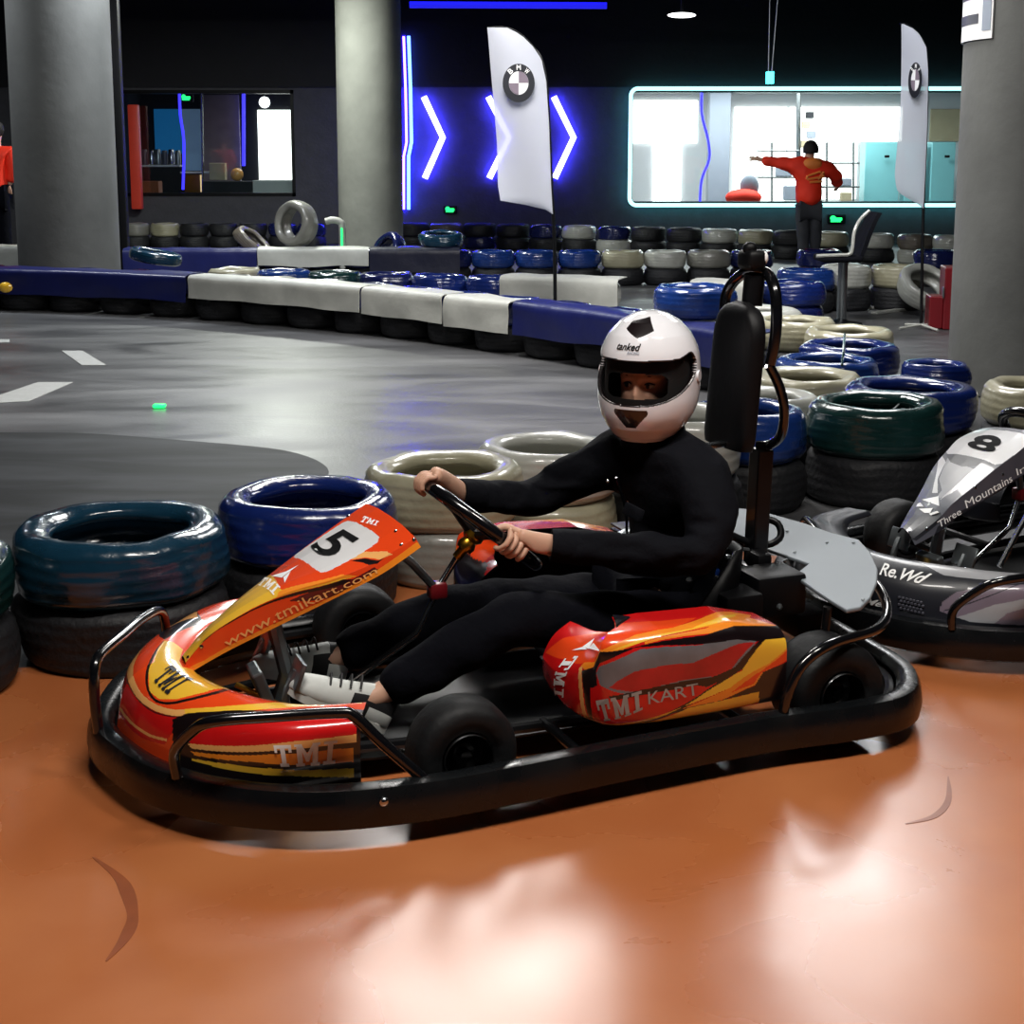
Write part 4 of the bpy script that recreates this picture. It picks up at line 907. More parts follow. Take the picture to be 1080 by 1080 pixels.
    for a in (0, PI / 2 + .0, PI, ): 
        e = a_ * .175 * math.cos(a) + b_ * .185 * math.sin(a); g.tube([e, e * .5 - nn * .01, -nn * .035], [.013, .012, .016], n=8)
    g.obj('spoke', 'black_metal', sw)
    g = G(); Mh = nn.to_track_quat('Z', 'Y').to_matrix().to_4x4(); g.lathe([(0, -.085), (.022, -.085), (.026, -.07), (.02, -.055), (.03, -.045), (.03, -.03), (0, -.03)], 20, M=Mh); g.obj('hub', 'gold', sw)
    hub = c - nn * .08; k1 = K5.y(478, 592, -.01); k2 = K5.y(461, 622, -.01); k3 = K5.y(440, 668, 0)
    g = G(); g.tube([hub, hub.lerp(k1, .7)], .014, n=12); g.obj('column_sleeve', 'gold', r)
    g = G(); g.tube([hub.lerp(k1, .6), k2, k3, (1.24, 0, .12)], .009, n=10); g.obj('steering_column', 'chrome', r)
    g = G(); g.box(k2, (.05, .045, .045), bev=.008); g.obj('column_clamp', 'red_box', r)
    g = G(); k4 = sf.fn(.93, .5) + Vector((-.0, 0, -.03)); g.tube([k4, k4.lerp(k2, .5) + Vector((0, .02, .01)), k2], .012, n=8); g.obj('upper_stay', 'steel', r); g = G(); g.tube([sf.fn(.45, .45) - Vector((0, 0, .02)), (1.36, 0, .2), (1.40, 0, .07)], .02, n=8)
    g.obj('fairing_stay', 'steel', r)
    # pedals
    for s, x in ((1, 1.33), (-1, 1.36)):
        pd = empty('pedal', (x + .04, .13 * s, .09)); pd.parent = r
        g = G(); g.tube([(0, 0, 0), (.02, 0, .09), (-.01, 0, .16)], .011, k=3, n=8); g.obj('pedal_arm', 'steel', pd)
        g = G(); g.box((-.012, 0, .155), (.012, .09, .07), Matrix.Rotation(R(-20), 3, 'Y'), .003); g.obj('pedal_plate', 'steel', pd)
    g = G(); g.tube([(1.50, .04, .20), (1.38, .10, .14)], .008, n=8); g.tube([(1.46, .12, .17), (1.36, .2, .12)], .008, n=8); g.tube([(1.42, .2, .16), (1.25, .26, .11)], .009, n=8); g.obj('linkage_rod', 'gold', r)
    g = G(); g.box((1.43, .07, .17), (.03, .10, .17), Matrix.Rotation(R(20), 3, 'Y'), .006); g.obj('column_bracket', 'steel', r, False)
    # engine and fuel tank behind the seat
    e = empty('engine', (.05, -.40, .12)); e.parent = r
    g = G(); g.box((0, 0, .12), (.24, .2, .2), bev=.03)
    for k in range(7): g.box((-.0, -.0, .15 + k * .016), (.27, .22, .007), bev=.002)
    g.obj('engine_block', 'black_metal', e); g = G(); g.tube([(.10, .05, .24), (.2, .12, .26), (.22, .2, .2)], .028, k=3); g.obj('exhaust', 'steel', e)
    g = G(); g.box((-.04, .13, .26), (.16, .12, .10), bev=.02); g.obj('air_box', 'black_plastic', e)
    return r, sf, sn, sp

# ---- liveries
Z1 = lambda pts: zm(180, 520, .2593, pts)
Z2 = lambda pts: zm(90, 630, .1944, pts)
Z3 = lambda pts: zm(190, 720, .1943, pts)
Z4 = lambda pts: zm(570, 635, .25, pts)
Z5 = lambda pts: zm(940, 440, .1481, pts)
Z6 = lambda pts: zm(840, 540, .2222, pts)
liv5 = dict(
 fair_base='p_orange',
 fair=[('p_yellow', Z1([(30, 720), (20, 650), (130, 520), (300, 390), (400, 330), (450, 385), (560, 375), (700, 330), (750, 340), (700, 352), (560, 390), (420, 430), (330, 470), (230, 530), (110, 630), (60, 690)])),
       ('p_orange', Z1([(440, 300), (500, 250), (560, 300), (640, 325), (720, 330), (560, 365), (450, 395), (405, 330)])),
       ('p_amber', Z1([(440, 400), (560, 365), (700, 330), (760, 338), (690, 350), (560, 385), (430, 425)])),
       ('p_black', Z1([(330, 474), (430, 430), (570, 390), (700, 352), (745, 350), (700, 375), (560, 405), (430, 440), (330, 480), (240, 530), (150, 592), (110, 622), (180, 565)])),
       ('p_dred', Z1([(560, 405), (700, 372), (830, 300), (860, 330), (700, 415), (560, 440), (480, 440)])),
       ('p_peach', Z1([(725, 262), (790, 238), (880, 236), (905, 250), (870, 262), (790, 262), (740, 270)])),
       ('p_black', Z1([(730, 275), (790, 265), (870, 264), (840, 288), (780, 282)])),
       ('p_amber', Z1([(50, 742), (60, 715), (140, 680), (300, 590), (500, 495), (700, 400), (860, 300), (1000, 200), (1040, 210), (960, 290), (500, 530), (200, 690)])),
       ('p_white', Z1([(500, 262), (505, 248), (700, 120), (720, 113), (750, 118), (835, 165), (848, 180), (842, 200), (640, 318), (612, 324), (590, 312)]))],
 fair_text=[('5', None, 'ink', {}, 'x')][:0] + [],
 rivets=[Z1([(720, 88)])[0], Z1([(990, 190)])[0], Z1([(938, 210)])[0], Z1([(915, 155)])[0], Z1([(125, 625)])[0], Z1([(70, 668)])[0]],
 nose_base='p_orange',
 nose=[('p_red', Z2([(215, 300), (150, 330), (120, 480), (190, 640), (300, 760), (430, 800), (560, 650), (480, 630), (370, 600), (285, 540), (235, 460), (215, 370)])),
       ('p_peach', Z2(stroke([(160, 470), (170, 560), (230, 660), (330, 740), (440, 775)], 14))),
       ('p_dred', Z2(stroke([(205, 310), (225, 440), (285, 550), (370, 620), (470, 645), (560, 645)], 10))),
       ('p_black', Z2([(600, 40), (640, 140), (430, 230), (300, 60), (500, 20)])),
       ('p_peach', Z2(stroke([(610, 95), (560, 100), (480, 130), (370, 195), (290, 275), (245, 370), (250, 450), (295, 535), (375, 595), (470, 625), (560, 625)], (34, 34)))),
       ('p_yellow', Z2(stroke([(540, 622), (700, 612), (850, 600), (1080, 582), (1250, 570), (1420, 555), (1500, 560)], 34))),
       ('p_black', Z2(stroke([(430, 240), (380, 300), (340, 390), (335, 480), (375, 555), (450, 575), (560, 555), (700, 520), (800, 490)], 14))),
       ('p_yellow', Z2([(430, 235), (480, 245), (530, 285), (530, 380), (600, 385), (680, 375), (740, 400), (800, 465), (650, 515), (500, 552), (400, 552), (350, 510), (345, 440), (370, 350)])),
       ('p_black', Z3([(-40, 200), (40, 165), (300, 150), (850, 135), (1000, 150), (1100, 600), (-40, 600)])),
       ('p_red', Z3([(30, 310), (40, 260), (90, 222), (200, 205), (800, 185), (910, 200), (960, 250), (960, 280), (800, 300), (600, 322), (60, 332)])),
       ('p_peach', Z3([(40, 330), (600, 320), (955, 280), (955, 325), (840, 335), (500, 370), (60, 358)])),
       ('p_amber', Z3([(60, 374), (500, 388), (850, 360), (945, 355), (940, 430), (800, 440), (400, 430), (80, 395)])),
       ('p_yellow', Z3([(60, 410), (300, 445), (500, 465), (940, 465), (940, 515), (600, 505), (300, 480), (60, 422)]))],
 nose_text=[('TMI', Z3([(530, 452), (840, 436), (850, 310), (505, 338)]), 'letter_white', dict(bold=.008, shear=.1, eps=.004)),
            ('TMI', Z2([(372, 452), (450, 530), (590, 450), (470, 372)]), 'k_dark', dict(bold=.0, eps=.003))],
 pod_base='p_red',
 pod=[('p_orange', Z4([(20, 215), (100, 150), (260, 110), (500, 80), (660, 65), (560, 110), (400, 140), (260, 205), (170, 260), (100, 240)])),
      ('p_amber', Z4([(170, 270), (185, 255), (260, 203), (400, 138), (560, 108), (700, 58), (800, 40), (890, 55), (800, 85), (600, 125), (420, 172), (280, 228), (190, 290)])),
      ('p_yellow', Z4([(300, 205), (420, 158), (640, 110), (760, 60), (830, 50), (760, 85), (600, 125), (420, 172)])),
      ('p_amber', Z4([(440, 168), (700, 110), (880, 65), (1000, 95), (800, 122), (600, 145), (440, 178)])),
      ('p_black', Z4([(175, 290), (230, 260), (440, 180), (700, 138), (1000, 98), (1060, 150), (950, 162), (890, 170), (650, 180), (400, 192), (235, 290), (240, 350), (210, 360), (215, 600), (175, 600)])),
      ('p_peach', Z4([(165, 275), (178, 270), (178, 560), (160, 560)])),
      ('p_grey', Z4([(235, 300), (420, 200), (660, 182), (910, 165), (880, 230), (800, 300), (720, 340), (700, 360), (420, 400), (290, 370), (250, 350)])),
      ('p_scuff', Z4([(290, 362), (330, 330), (400, 292), (560, 262), (640, 258), (880, 170), (905, 172), (800, 290), (760, 310), (600, 330), (400, 380)])),
      ('p_black', Z4([(270, 398), (420, 372), (600, 335), (740, 312), (820, 275), (950, 155), (940, 180), (820, 305), (700, 360), (600, 370), (420, 398), (290, 420)])),
      ('p_red', Z4([(210, 362), (262, 360), (300, 415), (430, 392), (660, 352), (700, 358), (660, 395), (560, 460), (400, 510), (217, 545)])),
      ('p_black', Z4([(400, 510), (560, 455), (700, 372), (830, 280), (925, 160), (950, 158), (860, 280), (700, 385), (560, 470), (400, 520)])),
      ('p_yellow', Z4([(217, 548), (400, 512), (560, 462), (700, 378), (850, 290), (950, 158), (1030, 150), (1042, 190), (960, 262), (800, 362), (600, 442), (400, 505), (217, 560)])),
      ('p_amber', Z4([(620, 440), (800, 362), (960, 262), (1042, 190), (1042, 235), (940, 300), (905, 350), (750, 420), (600, 450)])),
      ('p_orange', Z4([(860, 340), (940, 285), (1042, 200), (1044, 245), (930, 300), (900, 345), (800, 385)])),
      ('p_black', Z4([(520, 480), (750, 420), (905, 352), (940, 295), (1100, 240), (1100, 500), (920, 480), (922, 378), (600, 450)])),
      ('p_yellow', Z4([(217, 590), (217, 562), (400, 530), (620, 448), (922, 378), (922, 422), (700, 470), (420, 545)])),
      ('p_orange', Z4([(540, 512), (700, 472), (922, 425), (920, 500), (500, 600), (300, 600)]))],
 pod_text=[('TMI', Z4([(262, 500), (430, 452), (425, 372), (235, 415)]), 'letter_grey', dict(bold=.01)), ('KART', Z4([(455, 430), (668, 388), (662, 340), (452, 378)]), 'letter_grey', dict(bold=.0)),
           ('TMI', Z4([(120, 222), (62, 390), (100, 400), (165, 228)]), 'letter_white', dict(bold=.0, shear=.1))])
# text quads are lower-left, lower-right, upper-right, upper-left
st5 = [((191, 694), (196, 700), (198, 711), .03), ((213, 668), (225, 667), (238, 688), .06), ((245, 637), (266, 642), (282, 666), .085), ((279, 610), (306, 624), (325, 645), .11), ((318, 580), (351, 611), (367, 624), .135), ((352, 555), (395, 593), (405, 604), .15), ((386, 531), (438, 567), (444, 577), .16)]
liv5['fair_text'] = [('5', Z1([(562, 222), (622, 274), (775, 192), (695, 146)]), 'ink', dict(bold=.02), 'race_number'),
                     ('www.tmikart.com', Z1([(225, 628), (842, 325), (832, 300), (215, 596)]), 'p_peach', dict(bold=.0), 'lettering'),
                     ('TMI', Z1([(352, 378), (420, 418), (448, 385), (385, 345)]), 'letter_white', dict(bold=.01), 'lettering'),
                     ('TMI', Z1([(768, 118), (838, 135), (850, 118), (790, 95)]), 'letter_white', dict(bold=.0), 'lettering')]
kart5, sf5, sn5, sp5 = kart(K5, 'racing_kart', 'orange racing kart with number 5 panel, carrying the helmeted driver', st5, liv5)
def emblem(S, parent, pts, m='letter_white'):
    """three-bladed arrow emblem"""
    g = G()
    for tri in pts:
        P_ = []
        for q in tri: u, v = S.uv(*q); P_.append(S.fn(u, v) + S.normal(u, v) * S.sg * .0024)
        g.add(P_, [list(range(len(P_)))])
    g.obj('emblem', m, parent, False)
fa5 = [c for c in kart5.children if c.name.startswith('number_fairing')][0]; pod5 = [c for c in kart5.children if c.name.startswith('side_pod')][0]
emblem(sf5, fa5, [Z1([(522, 295), (470, 322), (455, 345)]), Z1([(470, 322), (410, 340), (455, 347)]), Z1([(490, 320), (460, 345), (465, 368)])])
emblem(sp5, pod5, [Z4([(230, 155), (180, 190), (205, 200)]), Z4([(135, 205), (185, 190), (200, 202)]), Z4([(225, 175), (205, 198), (255, 208)])])

# parts only this kart shows: headrest, hoop, warning lamp, rear cover plate
KY = K5.y
hr = empty('headrest', (0, 0, 0)); hr.parent = kart5
t0 = KY(783, 318, 0); b0 = KY(768, 470, 0); ax = (t0 - b0); L_ = ax.length; ax.normalize(); fwd = Vector((ax.z, 0, -ax.x)); side = Vector((0, 1, 0))
g = G(); vs = []; n = 26; m_ = 28
for i in range(n + 1):
    t = i / n; wdt = .118 * (1 - max(0, (t - .72) / .28) ** 2.6 * .55) * (1 if t > .06 else .9 + t * 1.6)
    if t == 1: wdt = .03
    dep = .034 * (1 - max(0, (t - .9) / .1) ** 2 * .7)
    for j in range(m_):
        a = 2 * PI * j / m_; cx_, sx_ = math.cos(a), math.sin(a)
        vs.append(b0 + ax * (L_ * t) + side * wdt * math.copysign(abs(cx_) ** .5, cx_) + fwd * (dep * math.copysign(abs(sx_) ** .6, sx_)))
g.add(vs, [[i * m_ + j, i * m_ + (j + 1) % m_, (i + 1) * m_ + (j + 1) % m_, (i + 1) * m_ + j] for i in range(n) for j in range(m_)] + [list(range(m_))[::-1], [n * m_ + j for j in range(m_)]])
g.obj('pad', 'black_plastic', hr, ang=60)
hoop = [KY(764, 345, -.10), KY(765, 315, -.11), KY(773, 298, -.09), KY(786, 287, -.03), KY(797, 285, 0), KY(810, 289, .03), KY(817, 305, .09), KY(819, 332, .11), KY(817, 360, .11), KY(812, 384, .10)]
g = G(); g.tube(hoop, .0165, k=5); g.obj('hoop_tube', 'black_gloss', hr)
g = G(); g.tube([KY(811, 385, .10), KY(822, 408, .10), KY(827, 432, .10), KY(824, 458, .08), KY(812, 469, .03), KY(798, 470, -.0)], .0145, k=5); g.obj('lower_hoop_tube', 'black_gloss', hr)
g = G(); g.box((KY(795, 478, 0) + KY(797, 600, 0)) / 2 + Vector((-.01, 0, -.04)), (.05, .06, .46), Matrix.Rotation(R(-2), 3, 'Y'), .006); g.obj('post', 'black_metal', hr, False)
g = G(); g.tube([KY(796, 290, 0), KY(793, 322, 0)], .03, n=10); g.obj('upper_post', 'black_metal', hr)
g = G(); g.box(KY(793, 274, 0), (.06, .085, .06), bev=.018, seg=3); g.ell(KY(791, 262, 0), (.022, .022, .02), 12); g.obj('warning_lamp', 'black_plastic', hr)
g = G(); g.ell(KY(806, 272, .03), (.012, .012, .02), 10); g.obj('lamp_lens', 'letter_white', hr)
g = G(); a = KY(742, 469, .06); b = KY(785, 466, 0); g.box((a + b) / 2, ((a - b).length, .03, .016), Matrix.Rotation(math.atan2((a - b).y, (a - b).x), 3, 'Z'), .003); g.obj('support_bracket', 'chrome', hr, False)
g = G(); g.box(KY(797, 605, 0), (.09, .10, .07), bev=.01); g.tube([KY(762, 560, -.02), KY(800, 575, 0), KY(822, 568, .02), KY(820, 552, .0), KY(800, 545, -.03)], .011, k=4); g.obj('post_mount', 'black_metal', hr)
# pale grey cover plate over the far rear wheel
PZ = .36
pl = [(764, 534), (800, 538), (850, 552), (878, 562), (906, 569), (918, 582), (926, 600), (925, 614), (918, 630), (908, 640), (893, 643), (878, 634), (860, 622), (838, 606), (853, 594), (836, 588), (800, 575), (764, 562)]
P_ = [K5.z(x, y, PZ) for x, y in pl]; g = G()
nq = len(P_); vs = [p for p in P_] + [p - Vector((0, 0, .012)) for p in P_]
g.add(vs, [list(range(nq)), list(range(nq, 2 * nq))[::-1]] + [[i, (i + 1) % nq, nq + (i + 1) % nq, nq + i] for i in range(nq)])
cp_ = g.obj('rear_cover_plate', 'plate_grey', kart5, False); md = cp_.modifiers.new('b', 'BEVEL'); md.width = .004; md.segments = 2
g = G()
for x, y in [(838, 582), (872, 572), (900, 572), (910, 632), (830, 560)]: g.ell(K5.z(x, y, PZ + .004), (.006, .006, .003), 8)
g.obj('bolt', 'steel', cp_)
g = G(); a = K5.z(873, 640, PZ - .02); g.tube([a, (a.x + .02, a.y, .12)], .012, n=8); g.obj('plate_strut', 'black_metal', kart5)
# engine clutter between seat and plate
g = G(); g.box(KY(752, 603, -.0), (.07, .05, .025), bev=.006); g.obj('blue_cap', 'film_mid', kart5)
g = G()
for (x, y, dx, dy, dz, yy) in [(812, 622, .16, .14, .12, .15), (775, 640, .12, .12, .10, .2), (840, 650, .10, .2, .08, .0), (752, 622, .08, .1, .06, .1), (800, 590, .05, .08, .05, .05)]:
    g.box(KY(x, y, yy), (dx, dy, dz), bev=.012)
g.obj('chain_guard', 'black_plastic', kart5)
g = G()
for x, y, yy in [(752, 583, .0), (768, 588, .02), (815, 617, .15), (727, 612, .1), (822, 640, .16)]: g.ell(KY(x, y, yy + .06), (.010, .010, .010), 8)
g.tube([KY(745, 585, .04), KY(765, 578, .04), KY(790, 580, .05)], .006, k=3, n=6); g.tube([KY(828, 590, .0), KY(838, 612, .02), KY(830, 625, .03)], .008, k=3, n=6)
g.obj('hose', 'steel', kart5)
for q_ in ((.9, .632, .115), (.25, .585, .115), (1.28, .655, .115)): g = G(); g.ell(q_, (.011, .006, .011), 8); g.obj('bumper_bolt', 'chrome', kart5)

# ---- the second kart
st8 = [((949, 557), (962, 569), (965, 575), .05), ((957, 542), (989, 548), (992, 560), .10), ((970, 520), (1006, 530), (1012, 544), .13), ((985, 492), (1029, 512), (1036, 529), .15), ((999, 475), (1051, 494), (1058, 516), .17), ((1012, 462), (1070, 480), (1077, 503), .18), ((1034, 452), (1096, 458), (1102, 484), .18)]
liv8 = dict(fair_base='k_grey',
 fair=[('k_light', Z5([(330, 560), (360, 520), (340, 440), (385, 330), (400, 290), (480, 330), (600, 375), (700, 375), (560, 440), (420, 540), (345, 580)])),
       ('p_white', Z5([(320, 300), (350, 270), (388, 320), (330, 440), (330, 540), (290, 540)])),
       ('p_white', Z5([(560, 400), (640, 378), (708, 378), (560, 450), (430, 540), (345, 590), (480, 470)])),
       ('k_dark', Z5([(60, 790), (110, 690), (200, 620), (350, 680), (330, 760), (180, 880), (100, 870)])),
       ('k_dark', Z5([(385, 262), (740, 345), (690, 358), (500, 352), (420, 320)])),
       ('k_dark', Z5([(330, 780), (640, 600), (860, 450), (1050, 340), (1060, 470), (640, 660), (300, 880)])),
       ('p_white', Z5([(385, 245), (440, 175), (540, 110), (600, 88), (720, 88), (960, 125), (990, 140), (960, 200), (860, 280), (790, 330), (740, 338), (400, 262)]))],
 fair_text=[('8', Z5([(525, 215), (720, 262), (822, 160), (640, 118)]), 'ink', dict(bold=.03), 'race_number'),
            ('Three', Z5([(340, 790), (500, 690), (488, 645), (328, 745)]), 'letter_white', dict(), 'lettering'),
            ('Mountains', Z5([(535, 650), (862, 455), (848, 410), (520, 595)]), 'letter_white', dict(), 'lettering'),
            ('In', Z5([(895, 415), (960, 380), (950, 335), (885, 368)]), 'letter_white', dict(), 'lettering')],
 rivets=[Z5([(253, 795)])[0], Z5([(795, 405)])[0], Z5([(600, 500)])[0], Z5([(130, 815)])[0]],
 nose_base='k_dark',
 nose=[('k_light', Z6([(740, 215), (940, 262), (1200, 290), (1200, 320), (820, 315), (700, 300), (560, 200), (620, 190)])),
       ('p_white', Z6(stroke([(290, 128), (420, 140), (560, 172), (720, 215)], 8))),
       ('p_white', Z6(stroke([(560, 172), (720, 215), (940, 265), (1200, 290)], 7))),
       ('k_mauve', Z6([(690, 430), (760, 380), (900, 350), (1200, 330), (1200, 530), (940, 530), (760, 500), (680, 470)])),
       ('k_light', Z6([(760, 500), (940, 440), (1200, 380), (1200, 420), (1000, 480), (940, 530), (820, 520)])),
       ('k_dark', Z6(stroke([(700, 470), (860, 420), (1050, 345)], 5)))],
 nose_text=[('Re.Wd', Z6([(395, 300), (600, 345), (645, 298), (400, 240)]), 'letter_white', dict(bold=.02, shear=.35, eps=.004)),
            ('Mei', Z6([(315, 432), (425, 455), (440, 425), (335, 408)]), 'letter_white', dict(bold=.02, shear=.3, eps=.004))],
 pod_base='k_dark', pod=[])
kart8, sf8, sn8, sp8 = kart(K8, 'racing_kart', 'grey and black racing kart with number 8 panel, parked at the right edge', st8, liv8)
emblem(sf8, [c for c in kart8.children if c.name.startswith('number_fairing')][0], [Z5([(340, 565), (220, 590), (345, 635)]), Z5([(190, 620), (210, 610), (235, 640), (180, 640)]), Z5([(200, 655), (300, 650), (280, 685), (240, 685)]), Z5([(270, 690), (330, 670), (345, 680), (285, 702)])])
g = G()
for i in range(7):
    for j in range(4):
        q = Z6([(490 + i * 17 + (j % 2) * 8, 405 + j * 17 + i * 4)])[0]; u, v = sn8.uv(*q); c = sn8.fn(u, v) + sn8.normal(u, v) * sn8.sg * .003; g.ell(c, (.006, .006, .005), 6)
g.obj('vent_mesh', 'k_grey', [c for c in kart8.children if c.name.startswith('nose_cone')][0])
a = K8.y(1082, 545, .25); b = K8.y(1054, 598, .25); g = G(); g.tube([b, a, a + (a - b) * .5], .009, n=8); g.obj('tie_rod', 'chrome', kart8)

# ================================================================== THE DRIVER
M5 = Matrix.Translation(K5.o) @ Matrix.Rotation(PI + K5.th, 4, 'Z')
drv = empty('person', K5.o, PI + K5.th, 'seated kart driver in black jacket and white helmet, hands on the wheel', 'person')
H0 = KY(685, 393, 0)
face_w = Vector((-math.sin(R(24)), -math.cos(R(24)), 0)); fl = (K5.Mi @ face_w); yaw = math.atan2(fl.y, fl.x)
HM = Matrix.Translation(H0) @ Matrix.Rotation(yaw, 4, 'Z')          # helmet frame: x = facing
shN = KY(728, 500, .20); shF = KY(640, 492, -.20); shN = Vector((.22, .20, .66)); shF = Vector((.32, -.19, .67))
elN = KY(742, 590, .30); wrN = KY(584, 575, .18); elF = KY(560, 528, -.26); wrF = KY(487, 521, -.17)
hipN = Vector((.30, .11, .23)); hipF = Vector((.30, -.11, .23)); knN = KY(540, 652, .18); knF = KY(480, 640, -.16); anN = KY(392, 738, .16); anF = Vector((1.22, -.13, .17))
toeN = KY(345, 722, .14); toeF = KY(298, 692, -.10)
J = [Vector((.28, 0, .22)), Vector((.22, 0, .36)), Vector((.21, 0, .52)), Vector((.25, 0, .67)), Vector((.29, 0, .77)), Vector(H0) + Vector((0, 0, -.03)), Vector(H0) + Vector((0, 0, .05)),
     shN, elN, wrN, shF, elF, wrF, hipN, knN, anN, hipF, knF, anF, anN.lerp(toeN, .6) + Vector((0, 0, -.01)), anF.lerp(toeF, .6)]
E_ = [(0, 1), (1, 2), (2, 3), (3, 4), (4, 5), (5, 6), (3, 7), (7, 8), (8, 9), (3, 10), (10, 11), (11, 12), (0, 13), (13, 14), (14, 15), (0, 16), (16, 17), (17, 18), (15, 19), (18, 20)]
rad = [.12, .12, .125, .11, .05, .07, .075, .05, .038, .026, .05, .038, .026, .08, .05, .035, .08, .05, .035, .03, .03]
g = G(); vs, fs = skin(J, E_, rad, 0, 2); g.add(vs, fs)
# hands closed round the rim
c = KY(508, 553, 0); be = R(39); wa = Vector((0, 1, 0)); wb = Vector((math.cos(be), 0, math.sin(be))); wn = wa.cross(wb); wn = -wn if wn.x > 0 else wn
def hand(g, ang, wr, sgn):
    p = c + wa * .175 * math.cos(ang) + wb * .185 * math.sin(ang); t = (-wa * math.sin(ang) + wb * math.cos(ang)).normalized(); o = (p - c).normalized()
    pal = p + wn * .034 + o * .012
    wr0 = wr; vs, fs = skin([wr - (pal - wr) * .55, wr.lerp(pal, .5), pal + t * .012 * sgn, pal - t * .028], [(0, 1), (1, 2), (1, 3)], [(.024, .03), (.026, .036), (.016, .022), (.016, .022)], 0, 2); g.add(vs, fs)
    for k in range(4):
        off = t * (.034 - .021 * k) * 1.0; rr = .031 - .001 * k; L = [.0, .0, .0]
        pts = [pal + off * .9 + o * .0]
        a1 = [18, -28, -75, -120, -165][: 5 if k < 3 else 4]
        for a in a1: pts.append(p + off + (wn * math.sin(R(a + 60)) + o * math.cos(R(a + 60))) * rr)
        chain(g, pts, [.010] + [.0092, .009, .0085, .008, .0072][:len(a1)], sub=2)
    th = [wr.lerp(pal, .6), p + wn * .03 - o * .02 + t * .04 * 1, p - o * .026 + t * .055, p - o * .022 - wn * .018 + t * .058]
    chain(g, th, [.014, .012, .0105, .009])
hand(g, R(97), wrF, 1); hand(g, R(-8), wrN, 1)
body = g.obj('body', 'skin', drv, ang=80)
# jacket
g = G(); J2 = [Vector((.28, 0, .26)), Vector((.22, 0, .38)), Vector((.215, 0, .54)), Vector((.25, 0, .67)), shN, elN.lerp(shN, .5) + Vector((0, .015, 0)), elN, elN.lerp(wrN, .5) + Vector((0, 0, .0)), wrN.lerp(elN, .02), shF, elF.lerp(shF, .5), elF, elF.lerp(wrF, .5), wrF.lerp(elF, .1), Vector((.30, 0, .75))]
E2 = [(0, 1), (1, 2), (2, 3), (3, 4), (4, 5), (5, 6), (6, 7), (7, 8), (3, 9), (9, 10), (10, 11), (11, 12), (12, 13), (3, 14)]
r2 = [(.155, .14), (.15, .135), (.16, .145), (.125, .12), .09, .078, .068, .056, .046, .09, .07, .058, .052, .044, .085]
vs, fs = skin(J2, E2, r2, 0, 3)
vs = [v + Vector((noise.noise(v * 11), noise.noise(v * 11 + Vector((5, 5, 5))), noise.noise(v * 13 + Vector((9, 1, 4))))) * .012 + Vector((1, .6, .3)) * (.010 * (1 - 2 * abs(noise.noise(Vector((v.x * 9 + v.y * 5, v.y * 7, v.z * 26)))))) - Vector((.006, 0, 0)) for v in vs]; g.add(vs, fs); jk = g.obj('jacket', 'jacket_black', drv, ang=80)
for w_, e_ in ((wrN, elN), (wrF, elF)):
    d = (w_ - e_).normalized(); Mc = Matrix.Translation(w_.lerp(e_, .05)) @ d.to_track_quat('Z', 'Y').to_matrix().to_4x4()
    g = G(); g.lathe([(.040, -.05), (.047, -.05), (.046, .0), (.043, .028), (.036, .028), (.037, 0)], 24, M=Mc, closed=True); g.obj('cuff', 'jacket_black', jk)
g = G(); g.lathe([(.088, -.03), (.096, -.03), (.089, .03), (.078, .045), (.072, .03), (.08, -.02)], 32, M=Matrix.Translation((.295, .0, .775)) @ Matrix.Rotation(.15, 4, 'Y'), closed=True); g.obj('collar', 'collar', jk)
# seams and zip of the jacket
g = G(); zp = [Vector((.43, .05, .66)), Vector((.395, .04, .56)), Vector((.385, .03, .45))]; g.tube(zp, .004, k=4, n=6); g.obj('zip', 'black_gloss', jk)
for (px, py, yy) in ((668, 540, .13),):
    g = G(); g.box(KY(px, py, yy), (.015, .10, .035), Matrix.Rotation(R(-20), 3, 'Y'), .004); g.obj('pocket_flap', 'jacket_black', jk)
g = G(); g.ell(KY(641, 508, .05), (.007, .007, .007), 10); g.obj('button', 'chrome', jk)
# trousers
g = G(); J3 = [Vector((.27, 0, .22)), hipN, hipN.lerp(knN, .5), knN, knN.lerp(anN, .5), anN.lerp(knN, .06), hipF, hipF.lerp(knF, .5), knF, knF.lerp(anF, .5), anF.lerp(knF, .06)]
vs, fs = skin(J3, [(0, 1), (1, 2), (2, 3), (3, 4), (4, 5), (0, 6), (6, 7), (7, 8), (8, 9), (9, 10)], [.14, .105, .092, .078, .07, .06, .105, .09, .076, .068, .06], 0, 3)
vs = [v + Vector((noise.noise(v * 10), noise.noise(v * 10 + Vector((3, 3, 3))), noise.noise(v * 12))) * .012 for v in vs]; g.add(vs, fs); g.obj('trousers', 'jeans', drv, ang=80)
